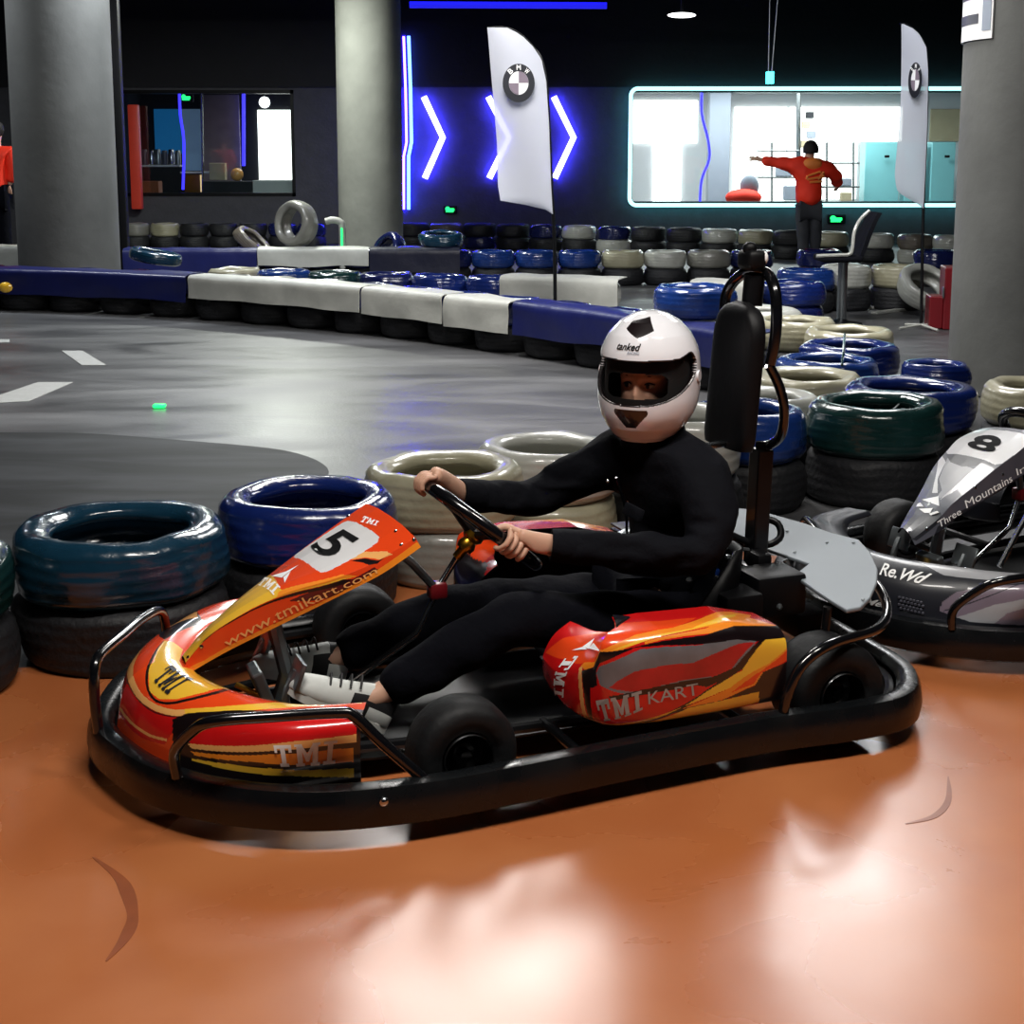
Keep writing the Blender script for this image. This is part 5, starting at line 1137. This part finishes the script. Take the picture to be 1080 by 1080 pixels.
# trainers
def shoe(an, toe, yo):
    d = (toe - an); d.normalize(); up = Vector((0, 0, 1)); up = (up - d * up.dot(d)).normalized(); sd = d.cross(up); root = empty('shoe', (0, 0, 0)); root.parent = drv
    heel = an - d * .06 - up * .055
    def P3(x, y, z): return heel + d * x + sd * y + up * z
    g = G(); vs = []; n = 14; m_ = 16
    sec = [(0, .025, .07), (.02, .034, .085), (.07, .037, .09), (.12, .038, .075), (.17, .044, .06), (.22, .045, .048), (.26, .036, .036), (.28, .016, .022)]
    for i in range(n + 1):
        x, w_, h = interp(sec, i / n)
        for j in range(m_):
            a = 2 * PI * j / m_; vs.append(P3(x, w_ * math.cos(a), .022 + (h * math.sin(a) * .95 if math.sin(a) > 0 else .012 * math.sin(a))))
    g.add(vs, [[i * m_ + j, i * m_ + (j + 1) % m_, (i + 1) * m_ + (j + 1) % m_, (i + 1) * m_ + j] for i in range(n) for j in range(m_)] + [list(range(m_)), [n * m_ + j for j in range(m_)]]); 
    mi = []
    for f in g.f:
        cc = sum((Vector(g.v[i]) for i in f), Vector()) / len(f); x = (cc - heel).dot(d); y = (cc - heel).dot(sd); z = (cc - heel).dot(up)
        mi.append(1 if (x < .06 and z > .05) or (.07 < x < .18 and abs(y) > .026 and int(x * 60) % 2 == 0) else 0)
    g.m = mi; g.obj('upper', ['shoe_white', 'shoe_black'], root, ang=70)
    g = G(); g.prism([(x * .28, w_) for x, w_ in [(0, .024), (.1, .036), (.3, .038), (.6, .045), (.8, .045), (.93, .034), (1, .012)]] + [(x * .28, -w_) for x, w_ in [(1, .012), (.93, .034), (.8, .045), (.6, .045), (.3, .038), (.1, .036), (0, .024)]], .022, Matrix(((d.x, sd.x, up.x, heel.x), (d.y, sd.y, up.y, heel.y), (d.z, sd.z, up.z, heel.z), (0, 0, 0, 1)))); g.obj('sole', 'shoe_white', root)
    g = G()
    for k in range(4):
        x = .11 + k * .025; h = .088 - k * .009; g.tube([P3(x, -.026, h * .85 + .012), P3(x + .006, 0, h + .026), P3(x, .026, h * .85 + .012)], .003, k=3, n=6)
    g.obj('laces', 'shoe_black', root)
shoe(anN + Vector((0, 0, -.01)), toeN, 1); shoe(anF, toeF, -1)

# helmet
def helm_ring(z):
    T = [(.178, .0, .0, 0), (.170, .045, .05, 0), (.150, .082, .092, 0), (.115, .114, .13, 0), (.07, .134, .152, 0), (.02, .1415, .160, 0), (-.03, .1425, .161, .003), (-.07, .140, .158, .008), (-.105, .130, .148, .014), (-.14, .110, .128, .022), (-.165, .088, .105, .03), (-.178, .07, .085, .036)]
    for (z0, a0, b0_, o0), (z1, a1, b1, o1) in zip(T, T[1:]):
        if z <= z0 and z >= z1:
            t = (z0 - z) / (z0 - z1); k = T.index((z0, a0, b0_, o0)); p, n_ = T[max(k - 1, 0)], T[min(k + 2, len(T) - 1)]
            if k == 0: s_ = math.sqrt(t); return a1 * s_, b1 * s_, o1 * t
            f = lambda i: .5 * (2 * T[k][i] + (T[k + 1][i] - p[i]) * t + (2 * p[i] - 5 * T[k][i] + 4 * T[k + 1][i] - n_[i]) * t * t + (3 * T[k][i] - p[i] - 3 * T[k + 1][i] + n_[i]) * t ** 3)
            return f(1), f(2), f(3)
    return T[-1][1:]
def hz(t):   # t 0..1 top to bottom, denser near the crown
    return .178 - .356 * (1 - math.cos(t * PI / 2)) if t < .4 else (.178 - .356 * (1 - math.cos(.4 * PI / 2))) - ((t - .4) / .6) * (.356 - .356 * (1 - math.cos(.4 * PI / 2)))
def helm_pt(az, z, sc_=1.0):
    a, b, o = helm_ring(z); x = o + b * math.cos(az); y = a * math.sin(az); zz = z
    if x < .02: zz = max(z, -.178 + (.02 - x) * .42)
    elif z < -.10: x += .0
    return Vector((x * sc_, y * sc_, zz * sc_))
def opening(az, z, grow=0):
    d = abs(math.degrees(az)) 
    if d > 88 + grow * 40: return False
    top = .050 + .004 * (d / 60) + (.012 * min(1, (d - 56) / 16) if d > 56 else 0); bot = -.068 + .072 * (d / 80) ** 2.6 + (.03 * ((d - 80) / 8) ** 2 if d > 80 else 0)
    if d > 76: top = top - .034 * ((d - 76) / 12) ** 2.4
    return bot - grow < z < top + grow
helmet = empty('helmet', H0, yaw); helmet.parent = drv
nA, nZ = 380, 250; g = G(); vs = []
for i in range(nZ + 1):
    for j in range(nA): vs.append(helm_pt(2 * PI * j / nA, hz(i / nZ)))
fs = []; mi = []
vent_t = [(-18, .155), (20, .166), (27, .132), (4, .112), (-21, .135)]; vent_c = [(-20, -.080), (20, -.080), (21, -.092), (7, -.132), (-7, -.132), (-21, -.092)]
for i in range(nZ):
    zc = (hz(i / nZ) + hz((i + 1) / nZ)) / 2
    for j in range(nA):
        az = 2 * PI * (j + .5) / nA; az = az - 2 * PI if az > PI else az
        if opening(az, zc): continue
        dg_ = math.degrees(az); m_ = 0
        if opening(az, zc, .004): m_ = 1
        if inside(dg_, zc, vent_t) or inside(dg_, zc, vent_c): m_ = 1
        fs.append([i * nA + j, i * nA + (j + 1) % nA, (i + 1) * nA + (j + 1) % nA, (i + 1) * nA + j]); mi.append(m_)
g.add(vs, fs, mi); sh = g.obj('shell', ['helmet_white', 'p_black'], helmet, ang=70)
md = sh.modifiers.new('t', 'SOLIDIFY'); md.thickness = .012; md.offset = -1
g = G(); vs = []; fs = []; idx = {}
for i in range(nZ):
    zc = (hz(i / nZ) + hz((i + 1) / nZ)) / 2
    for j in range(nA):
        az = 2 * PI * (j + .5) / nA; az = az - 2 * PI if az > PI else az
        if not opening(az, zc, .003): continue
        f = []
        for a, b in ((i, j), (i, j + 1), (i + 1, j + 1), (i + 1, j)):
            k = (a, b % nA)
            if k not in idx: idx[k] = len(vs); vs.append(helm_pt(2 * PI * k[1] / nA, hz(a / nZ), .985))
            f.append(idx[k])
        fs.append(f)
g.add(vs, fs); vz = g.obj('visor', 'visor', helmet, ang=80)
# lining: dark ring inside the opening
g = G(); vs = []
for i in range(121):
    for j in range(160): vs.append(helm_pt(2 * PI * j / 160, .165 - .33 * i / 120, .86))
fs = []
for i in range(120):
    zc = .165 - .33 * (i + .5) / 120
    for j in range(160):
        az = 2 * PI * (j + .5) / 160; az = az - 2 * PI if az > PI else az; d = math.degrees(az)
        if (d / 46.0) ** 4 + ((zc + .022) / .040) ** 4 < 1: continue
        fs.append([i * 160 + j, i * 160 + (j + 1) % 160, (i + 1) * 160 + (j + 1) % 160, (i + 1) * 160 + j])
g.add(vs, fs); g.obj('lining', 'lining', helmet, ang=80)
# pivot and chin seam
g = G()
for s in (-1, 1): g.tube([(.0, .139 * s, -.0), (.0, .147 * s, -.0)], .016, n=16)
g.obj('visor_pivot', 'helmet_white', helmet)
def htext(t, az0, az1, z0, z1, m):
    vs, fs = text2d(t, .02, .3); g = G(); out = []
    for x, y in vs: a = R(az0 + (az1 - az0) * x); out.append(helm_pt(a, z0 + (z1 - z0) * y, 1.012))
    g.add(out, fs); me = g.mesh('helmet_lettering', m); link('helmet_lettering', me, helmet, False)
htext('tanked', -22, 10, .080, .099, 'ink'); htext('RACING', -6, 9, .070, .077, 'room_grey')
# face behind the visor
hd = empty('head', H0, yaw); hd.parent = drv
def fp(x, y, z): return Vector((x, y, z))
g = G(); n = 40; vs = []
for i in range(n + 1):
    for j in range(n + 1):
        th = R(-85 + 170 * i / n); z = -.10 + .17 * j / n; x = .088 * math.cos(th) + .018; y = .072 * math.sin(th)
        zz = z + .03; x += .022 * math.exp(-(y / .011) ** 2) * max(0, min(1, (.0 - z) / .045)) * (1 if z > -.062 else max(0, 1 - (-.062 - z) / .008))   # nose
        x -= .012 * (math.exp(-((abs(y) - .031) / .016) ** 2 - ((z + .022) / .013) ** 2))                      # eye sockets
        x += .006 * math.exp(-((z + .002) / .009) ** 2) * (1 if abs(y) > .008 else .5)                            # brow ridge
        x += .005 * math.exp(-((abs(y) - .035) / .015) ** 2 - ((z + .048) / .014) ** 2)                        # cheeks
        vs.append(fp(x, y, z))
g.add(vs, [[i * (n + 1) + j, (i + 1) * (n + 1) + j, (i + 1) * (n + 1) + j + 1, i * (n + 1) + j + 1] for i in range(n) for j in range(n)]); fc = g.obj('face', 'skin', hd, ang=80)
for s in (-1, 1):
    g = G(); g.ell((.082, .030 * s, -.024), (.013, .014, .0085), 16); ey = g.obj('eye', 'eye_white', hd); g = G(); g.ell((.0925, .0305 * s - .004, -.024), (.004, .0065, .0068), 14); g.obj('iris', 'brow', ey)
    g = G(); g.tube([(.102, .013 * s, -.002), (.099, .030 * s, .004), (.083, .050 * s, .0)], [.0035, .004, .002], k=4, n=8); g.obj('eyebrow', 'brow', hd)
    g = G(); g.tube([(.096, .016 * s, -.021), (.0965, .030 * s, -.0145), (.086, .045 * s, -.020)], .0022, k=4, n=6); g.obj('eyelid', 'brow', hd)
g = G(); g.tube([(.105, -.022, -.083), (.112, 0, -.081), (.105, .022, -.083)], [.003, .005, .003], k=4, n=8); g.obj('lips', 'lip', hd)

# ================================================================== PERSON IN RED BY THE WINDOW
def walker(loc, face_deg, label, mir=False):
    r = empty('person', loc, R(face_deg), label, 'person')   # local: +x to the picture's left when face_deg = 0? x right, y forward (away)
    return r
px0 = aty(852, 200, 18.6)
r = empty('person', (px0.x, 18.6, -.006), 0, 'person in a red jacket seen from behind, left arm stretched out to the side', 'person')
def q(px, py, dy=0.0):
    p = aty(px, py, 18.6 + dy); return Vector((p.x - px0.x, dy, p.z + .006))
hip = q(852, 220); chest = q(853, 185); nk = q(853, 168); hd_ = q(855, 158); sL = q(838, 174); eL = q(820, 172, .05); wL = q(801, 168, .1); sR = q(870, 176); eR = q(882, 186, .05); wR = q(884, 196, .18)
kL = q(847, 248); fL = Vector((kL.x + .03, .03, .09)); kR = q(860, 248); fR = Vector((kR.x + .02, .12, .09))
V = [hip, chest, nk, hd_, sL, eL, wL, sR, eR, wR, q(846, 222), kL, fL, q(860, 222), kR, fR, q(795, 167, .12), wR + Vector((-.0, .07, -.03)), fL + Vector((0, .12, -.04)), fR + Vector((0.02, .12, -.04))]
E3 = [(0, 1), (1, 2), (2, 3), (1, 4), (4, 5), (5, 6), (1, 7), (7, 8), (8, 9), (0, 10), (10, 11), (11, 12), (0, 13), (13, 14), (14, 15), (6, 16), (9, 17), (12, 18), (15, 19)]
g = G(); vs, fs = skin(V, E3, [.13, .13, .055, .085, .055, .04, .028, .055, .04, .028, .08, .055, .04, .08, .055, .04, .028, .028, .04, .04], 0, 2); g.add(vs, fs)
for k in range(4):
    b = V[16] + Vector((.0, 0, .018 - .012 * k)); chain(g, [V[6].lerp(b, .6), b, b + Vector((-.045 + abs(k - 1) * .006, .01, -.004 * k)), b + Vector((-.075 + abs(k - 1) * .008, .012, -.008 * k))], [.009, .009, .008, .007])
chain(g, [V[6], V[6] + Vector((-.02, -.02, .03)), V[6] + Vector((-.05, -.03, .045))], [.011, .01, .008])
for k in range(4):
    b = V[17] + Vector((.018 - .012 * k, .02, 0)); chain(g, [V[17], b, b + Vector((0, .04, -.02)), b + Vector((-.01, .06, -.04))], [.009, .009, .008, .007])
for s in (-1, 1): g.ell(hd_ + Vector((.085 * s, 0, -.01)), (.012, .02, .03), 10)
g.ell(hd_ + Vector((-.03, .09, -.02)), (.015, .02, .018), 8)
g.obj('body', 'skin', r, ang=80)
g = G(); vs = []
for i in range(14):
    for j in range(24):
        a = 2 * PI * j / 24; t = i / 13 * PI * .62; rr = Vector((.1 * math.sin(t) * math.cos(a), .115 * math.sin(t) * math.sin(a), .125 * math.cos(t))); z = rr.z
        if math.sin(a) > .3 and z < .04: rr.z = .04
        vs.append(hd_ + Vector((0, -.005, 0)) + rr)
g.add(vs, [[i * 24 + j, i * 24 + (j + 1) % 24, (i + 1) * 24 + (j + 1) % 24, (i + 1) * 24 + j] for i in range(13) for j in range(24)]); g.obj('hair', 'hair', r, ang=80)
g = G(); J4 = [q(853, 219), q(853, 202), chest, q(853, 174), sL, sL.lerp(eL, .5), eL, eL.lerp(wL, .9), sR, eR, eR.lerp(wR, .9), q(854, 167)]
vs, fs = skin(J4, [(0, 1), (1, 2), (2, 3), (3, 4), (4, 5), (5, 6), (6, 7), (3, 8), (8, 9), (9, 10), (3, 11)], [(.225, .19), (.21, .17), (.215, .17), (.155, .12), .115, .09, .085, .06, .115, .095, .065, .085], 0, 3)
vs = [v + Vector((noise.noise(v * 8), noise.noise(v * 8 + Vector((5, 5, 5))), noise.noise(v * 9))) * .02 for v in vs]; g.add(vs, fs); jr = g.obj('jacket', 'red_jacket', r, ang=80)
g = G(); hc = q(855, 173); g.ell(hc + Vector((0, -.09, .0)), (.13, .08, .085), 18); g.obj('hood', 'orange_print', jr)
def print_on(pts):   # back print, laid on the jacket
    zz = min(pts); return pts
g = G(); lp = [q(852, 190), q(860, 183), q(866, 184), q(860, 188), q(867, 181)]
for a, b in (((850, 185), (862, 181)), ((849, 189), (866, 186)), ((851, 192), (864, 191)), ((849, 185), (848, 189)), ((862, 181), (866, 186)), ((866, 181), (860, 189))):
    A = q(*a); B = q(*b); A.y = B.y = -.168; g.tube([A, B], .016, n=6)
g.obj('back_print', 'orange_print', jr)
g = G(); J5 = [q(853, 222), V[10], V[10].lerp(kL, .5), kL, kL.lerp(fL, .55), fL + Vector((0, 0, .02)), V[13], V[13].lerp(kR, .5), kR, kR.lerp(fR, .55), fR + Vector((0, 0, .02))]
vs, fs = skin(J5, [(0, 1), (1, 2), (2, 3), (3, 4), (4, 5), (0, 6), (6, 7), (7, 8), (8, 9), (9, 10)], [(.15, .13), .11, .10, .085, .075, .07, .11, .10, .085, .075, .07], 0, 2)
vs = [v + Vector((noise.noise(v * 9), noise.noise(v * 9 + Vector((3, 3, 3))), 0)) * .014 for v in vs]; g.add(vs, fs); g.obj('trousers', 'trousers_grey', r, ang=80)
for f in (fL, fR):
    g = G(); g.ell(f + Vector((0, .07, -.035)), (.055, .15, .055), 18); g.obj('shoe', 'shoe_black', r)
# second person in red, mostly behind the left pillar
p0 = aty(-6, 200, 18.0); r = empty('person', (p0.x, 18.0, -.006), 0, 'person in a red jacket and black trousers cut off by the left edge', 'person')
def q2(px, py, dy=0.0):
    p = aty(px, py, 18.0 + dy); return Vector((p.x - p0.x, dy, p.z + .006))
V = [q2(-4, 205), q2(-4, 170), q2(-4, 150), q2(-4, 138), q2(10, 160), q2(14, 180), q2(10, 196), q2(-18, 160), q2(-22, 180), q2(-18, 198), q2(2, 208), q2(4, 240), Vector((.12, 0, .08)), q2(-11, 208), q2(-12, 240), Vector((-.12, 0, .08))]
E4 = [(0, 1), (1, 2), (2, 3), (1, 4), (4, 5), (5, 6), (1, 7), (7, 8), (8, 9), (0, 10), (10, 11), (11, 12), (0, 13), (13, 14), (14, 15)]
g = G(); vs, fs = skin(V, E4, [.13, .13, .055, .085, .055, .04, .028, .055, .04, .028, .08, .055, .04, .08, .055, .04], 0, 2); g.add(vs, fs)
for hnd in (V[6], V[9]):
    for k in range(4): b = hnd + Vector((.018 - .012 * k, 0, -.05)); chain(g, [hnd, b, b + Vector((0, .01, -.035)), b + Vector((0, .02, -.055 + .004 * k))], [.01, .009, .008, .007])
    chain(g, [hnd, hnd + Vector((0, .03, -.04)), hnd + Vector((0, .045, -.07))], [.011, .01, .008])
g.obj('body', 'skin', r, ang=80)
g = G(); g.ell(V[3] + Vector((0, -.01, .02)), (.098, .108, .11), 20); g.obj('hair', 'hair', r)
g = G(); vs, fs = skin([q2(-4, 204), q2(-4, 190), V[1], q2(-4, 156), V[4], V[5], V[5].lerp(V[6], .8), V[7], V[8], V[8].lerp(V[9], .8)], [(0, 1), (1, 2), (2, 3), (3, 4), (4, 5), (5, 6), (3, 7), (7, 8), (8, 9)], [(.2, .17), (.19, .16), (.2, .16), (.14, .12), .11, .085, .065, .11, .085, .065], 0, 3); g.add(vs, fs); g.obj('jacket', 'red_jacket', r, ang=80)
g = G(); vs, fs = skin([q2(-4, 208), V[10], V[11], V[12] + Vector((0, 0, .03)), V[13], V[14], V[15] + Vector((0, 0, .03))], [(0, 1), (1, 2), (2, 3), (0, 4), (4, 5), (5, 6)], [.16, .12, .095, .075, .12, .095, .075], 0, 2); g.add(vs, fs); g.obj('trousers', 'jeans', r, ang=80)
for f in (V[12], V[15]):
    g = G(); g.ell(f + Vector((0, .06, -.03)), (.055, .14, .05), 16); g.obj('shoe', 'shoe_black', r)

# ================================================================== FEATHER FLAGS
def flag(Y, outline, pole, logo, label, baseY=None, bend=.05):
    b = aty(*pole[-1], Y); r = empty('feather_flag', (b.x, Y, 0), 0, label, 'flag')
    def q(x, y): p = aty(x, y, Y); return Vector((p.x - b.x, 0, p.z))
    O = [q(*p) for p in outline]
    # cloth: rows between the left and right edges
    zs = [o.z for o in O]; z0, z1 = min(zs), max(zs); n = 40; m_ = 14
    def edge_x(z, left):
        xs = []
        for i in range(len(O)):
            a, c_ = O[i], O[(i + 1) % len(O)]
            if (a.z - z) * (c_.z - z) <= 0 and abs(a.z - c_.z) > 1e-6: xs.append(a.x + (c_.x - a.x) * (z - a.z) / (c_.z - a.z))
        return (min(xs) if left else max(xs)) if xs else 0
    vs = []; 
    for i in range(n + 1):
        z = z0 + (z1 - z0) * min(max(i / n, .002), .998); a = edge_x(z, True); c_ = edge_x(z, False)
        for j in range(m_ + 1):
            x = a + (c_ - a) * j / m_; vs.append(Vector((x, bend * math.sin(z * 3 + x * 7) * (1 - j / m_), z)))
    g = G(); g.add(vs, [[i * (m_ + 1) + j, i * (m_ + 1) + j + 1, (i + 1) * (m_ + 1) + j + 1, (i + 1) * (m_ + 1) + j] for i in range(n) for j in range(m_)]); cl = g.obj('cloth', 'flag_cloth', r, ang=80)
    pp = [q(*p) for p in pole]; pp = [Vector((v.x, .02, v.z)) for v in pp[:-1]] + [Vector((0, .02, .02))]; g = G(); g.tube(pp, [.008, .016], k=5, n=8); g.obj('pole', 'black_metal', r)
    lx, ly, lw, lh = logo; c_ = q(lx, ly); rw = lw / F * Y * .5; rh = lh / F * Y * .5; yy = -bend - .012
    def disc(f0, f1, a0, a1, m, name, eps):
        g = G(); N = 28; vs = []
        for k in range(N + 1):
            a = a0 + (a1 - a0) * k / N
            for f in (f0, f1): vs.append(Vector((c_.x + rw * f * math.cos(a), yy - eps, c_.z + rh * f * math.sin(a))))
        g.add(vs, [[2 * k, 2 * k + 1, 2 * k + 3, 2 * k + 2] for k in range(N)]); g.obj(name, m, lg, False)
    g = G(); N = 40; vs = [Vector((c_.x + rw * math.cos(2 * PI * k / N), yy, c_.z + rh * math.sin(2 * PI * k / N))) for k in range(N)]; vs += [v + Vector((0, .004, 0)) for v in vs]
    g.add(vs, [list(range(N)), list(range(N, 2 * N))[::-1]] + [[k, (k + 1) % N, N + (k + 1) % N, N + k] for k in range(N)]); lg = g.obj('roundel', 'k_light', cl, False)
    disc(.62, 1.0, 0, 2 * PI, 'k_dark', 'roundel_ring', .003)
    disc(0, .6, 0, PI / 2, 'k_mauve', 'roundel_quarter', .003); disc(0, .6, PI, 1.5 * PI, 'k_mauve', 'roundel_quarter', .003); disc(0, .6, PI / 2, PI, 'p_white', 'roundel_quarter', .003); disc(0, .6, 1.5 * PI, 2 * PI, 'p_white', 'roundel_quarter', .003)
    for k, ch in enumerate('BMW'):
        vv, ff = text2d(ch, .01, 0); a = R(130 - 40 * k); cc = Vector((c_.x + rw * .8 * math.cos(a), yy - .006, c_.z + rh * .8 * math.sin(a))); rot = a - PI / 2; h = rh * .26; ww = rw * .26
        g = G(); g.add([cc + Vector((ww * (x - .5) * math.cos(rot) - h * (y - .5) * math.sin(rot), 0, ww * (x - .5) * math.sin(rot) + h * (y - .5) * math.cos(rot))) for x, y in vv], ff); link('roundel_letter', g.mesh('l', 'letter_white'), lg, False)
    return r, b
fr, fb = flag(11.6, [(514, 29), (534, 29), (549, 36), (562, 49), (571, 62), (576, 85), (579, 130), (581, 190), (583, 226), (575, 221), (560, 217), (543, 215), (528, 213), (525, 195), (524, 150), (519, 90)],
     [(514, 29), (534, 29), (549, 36), (562, 49), (571, 62), (576, 85), (579, 130), (582, 200), (585, 260), (586, 303)], (547, 88, 33, 39), 'white feather flag with round emblem, in front of the middle neon arrow')
g = G(); g.ell((0, .02, .03), (.16, .16, .035), 20); g.obj('base', 'black_metal', fr)
fr, fb = flag(12.75, [(950, 25), (958, 26), (970, 36), (977, 50), (979, 75), (978, 130), (976, 180), (974, 220), (966, 213), (955, 208), (947, 200), (945, 185), (948, 130), (949, 70)],
     [(950, 25), (958, 26), (970, 36), (977, 50), (979, 75), (978, 130), (976, 180), (974, 240), (973, 300), (972, 345)], (963, 85, 14, 36), 'narrow white feather flag at the right, seen edge on before the lockers')
g = G(); 
for a in (20, 110, 200, 290): g.tube([(0, 0, .03), (.24 * math.cos(R(a)), .24 * math.sin(R(a)), .005)], .012, n=8)
g.obj('cross_base', 'film_white', fr)

# ================================================================== CHAIR, BOX, SLATS ON THE RIGHT
p = atz(887, 341); CHY = p.y; r = empty('lounge_chair', (p.x, CHY, -.006), 0, 'black pedestal chair with white trim, in front of the wide window', 'chair')
def q3(px, py, dy=0.0):
    v = aty(px, py, CHY + dy); return Vector((v.x - p.x, dy, v.z + .006))
g = G(); pts = [q3(903, 272), q3(908, 262), q3(913, 248), q3(919, 234), q3(925, 224)]; vs = []
for i, c_ in enumerate(cat(pts, 4)):
    n = 16; w_ = .2 * (1 - .25 * (i / 16) ** 3)
    for dx in (-.02, .02):
        for j in range(9): y = (j / 8 * 2 - 1) * w_; vs.append(Vector((c_.x + dx - .25 * y * y, y + .02, c_.z)))
N = len(vs) // 18; fs = []
for i in range(N - 1):
    for j in range(8): a = i * 18 + j; fs += [[a, a + 1, a + 19, a + 18], [a + 9, a + 27, a + 28, a + 10]]
    for j in (0, 8): a = i * 18 + j; fs.append([a, a + 18, a + 27, a + 9])
for i in (0, N - 1): fs.append([i * 18 + j for j in range(9)] + [i * 18 + 17 - j for j in range(9)])
g.add(vs, fs); g.obj('backrest', 'jacket_black', r)
ss = q3(880, 272); g = G(); g.box(((q3(862, 272) + q3(905, 272)) / 2), ((q3(905, 272) - q3(862, 272)).x, .42, .06), bev=.025, seg=3); g.obj('seat', 'jacket_black', r)
g = G(); g.tube([q3(861, 270, -.2), q3(885, 269, -.2), q3(896, 268, -.2), q3(899, 262, -.2), q3(901, 245, -.18), q3(907, 232, -.16), q3(917, 222, -.14)], .016, k=4, n=8); g.obj('trim', 'film_white', r)
g = G(); g.tube([(0, 0, .02), (0, 0, q3(887, 276).z)], .045, n=14); g.obj('column', 'steel', r)
g = G(); g.lathe([(0, .0), (.19, .0), (.19, .012), (.07, .03), (.045, .05), (0, .05)], 28); g.obj('base', 'black_metal', r)
p = atz(995, 345); r = empty('tool_box', (p.x, p.y, -.006), R(-8), 'dark red metal box standing against the right pillar', 'box')
hh = aty(997, 280, p.y).z; g = G(); g.box((.05, 0, hh / 2), (.16, .3, hh), bev=.01); g.obj('box_body', 'red_box', r, False); g = G(); g.box((-.09, 0, hh * .27), (.12, .26, hh * .52), bev=.01); g.obj('lower_door', 'red_box', r, False)
g = G(); g.box((-.04, -.16, hh * .6), (.015, .02, .1), bev=.004); g.obj('handle', 'steel', r)
for k, (a, b) in enumerate([((918, 325), (966, 320)), ((922, 331), (968, 325)), ((858, 318), (884, 316))]):
    A = atz(*a); B = atz(*b); L = (B - A).length; g = G(); g.box((0, 0, .012), (L, .07, .03), bev=.006); o = g.obj('white_slat', 'film_white', None, False); o.location = ((A.x + B.x) / 2, (A.y + B.y) / 2, -.005); o.rotation_euler = (0, 0, math.atan2(B.y - A.y, B.x - A.x))
    tag(o, ['white slat on the floor nearer the leaning white tyre', 'second white slat on the floor, parallel and nearer the camera', 'short white slat on the floor beside the chair column'][k], 'slat')
# strap over the dark green tyre
g = G(); g.tube([aty(932, 440, 6.1), aty(944, 430, 6.4), aty(950, 424, 6.6)], .004, k=3, n=6); o = g.obj('rope', 'neon_green' if False else 'k_light'); tag(o, 'thin rope tied across the dark green tyre', 'rope')
g = G(); g.tube([aty(888, 385, 7.75), aty(890, 368, 8.1), aty(891, 352, 8.75)], .008, k=3, n=6); o = g.obj('rope', 'film_green'); tag(o, 'green rope tied across the two blue tyres', 'rope')
g = G(); g.tube([aty(828, 458, 6.1), aty(838, 450, 6.15), aty(850, 440, 6.2)], .007, k=3, n=6); o = g.obj('rope', 'film_white'); tag(o, 'white rope between the headrest hoop and the dark green tyre', 'rope')
s_ = s_of(11); p = at_s(s_, -.045)[0] + Vector((0, 0, .235)); g = G(); g.ell((0, 0, 0), (.07, .03, .055), 12); o = g.obj('reflector', 'p_yellow'); o.location = p; tag(o, 'small yellow reflector on the blue barrier sheet at the left edge', 'reflector')
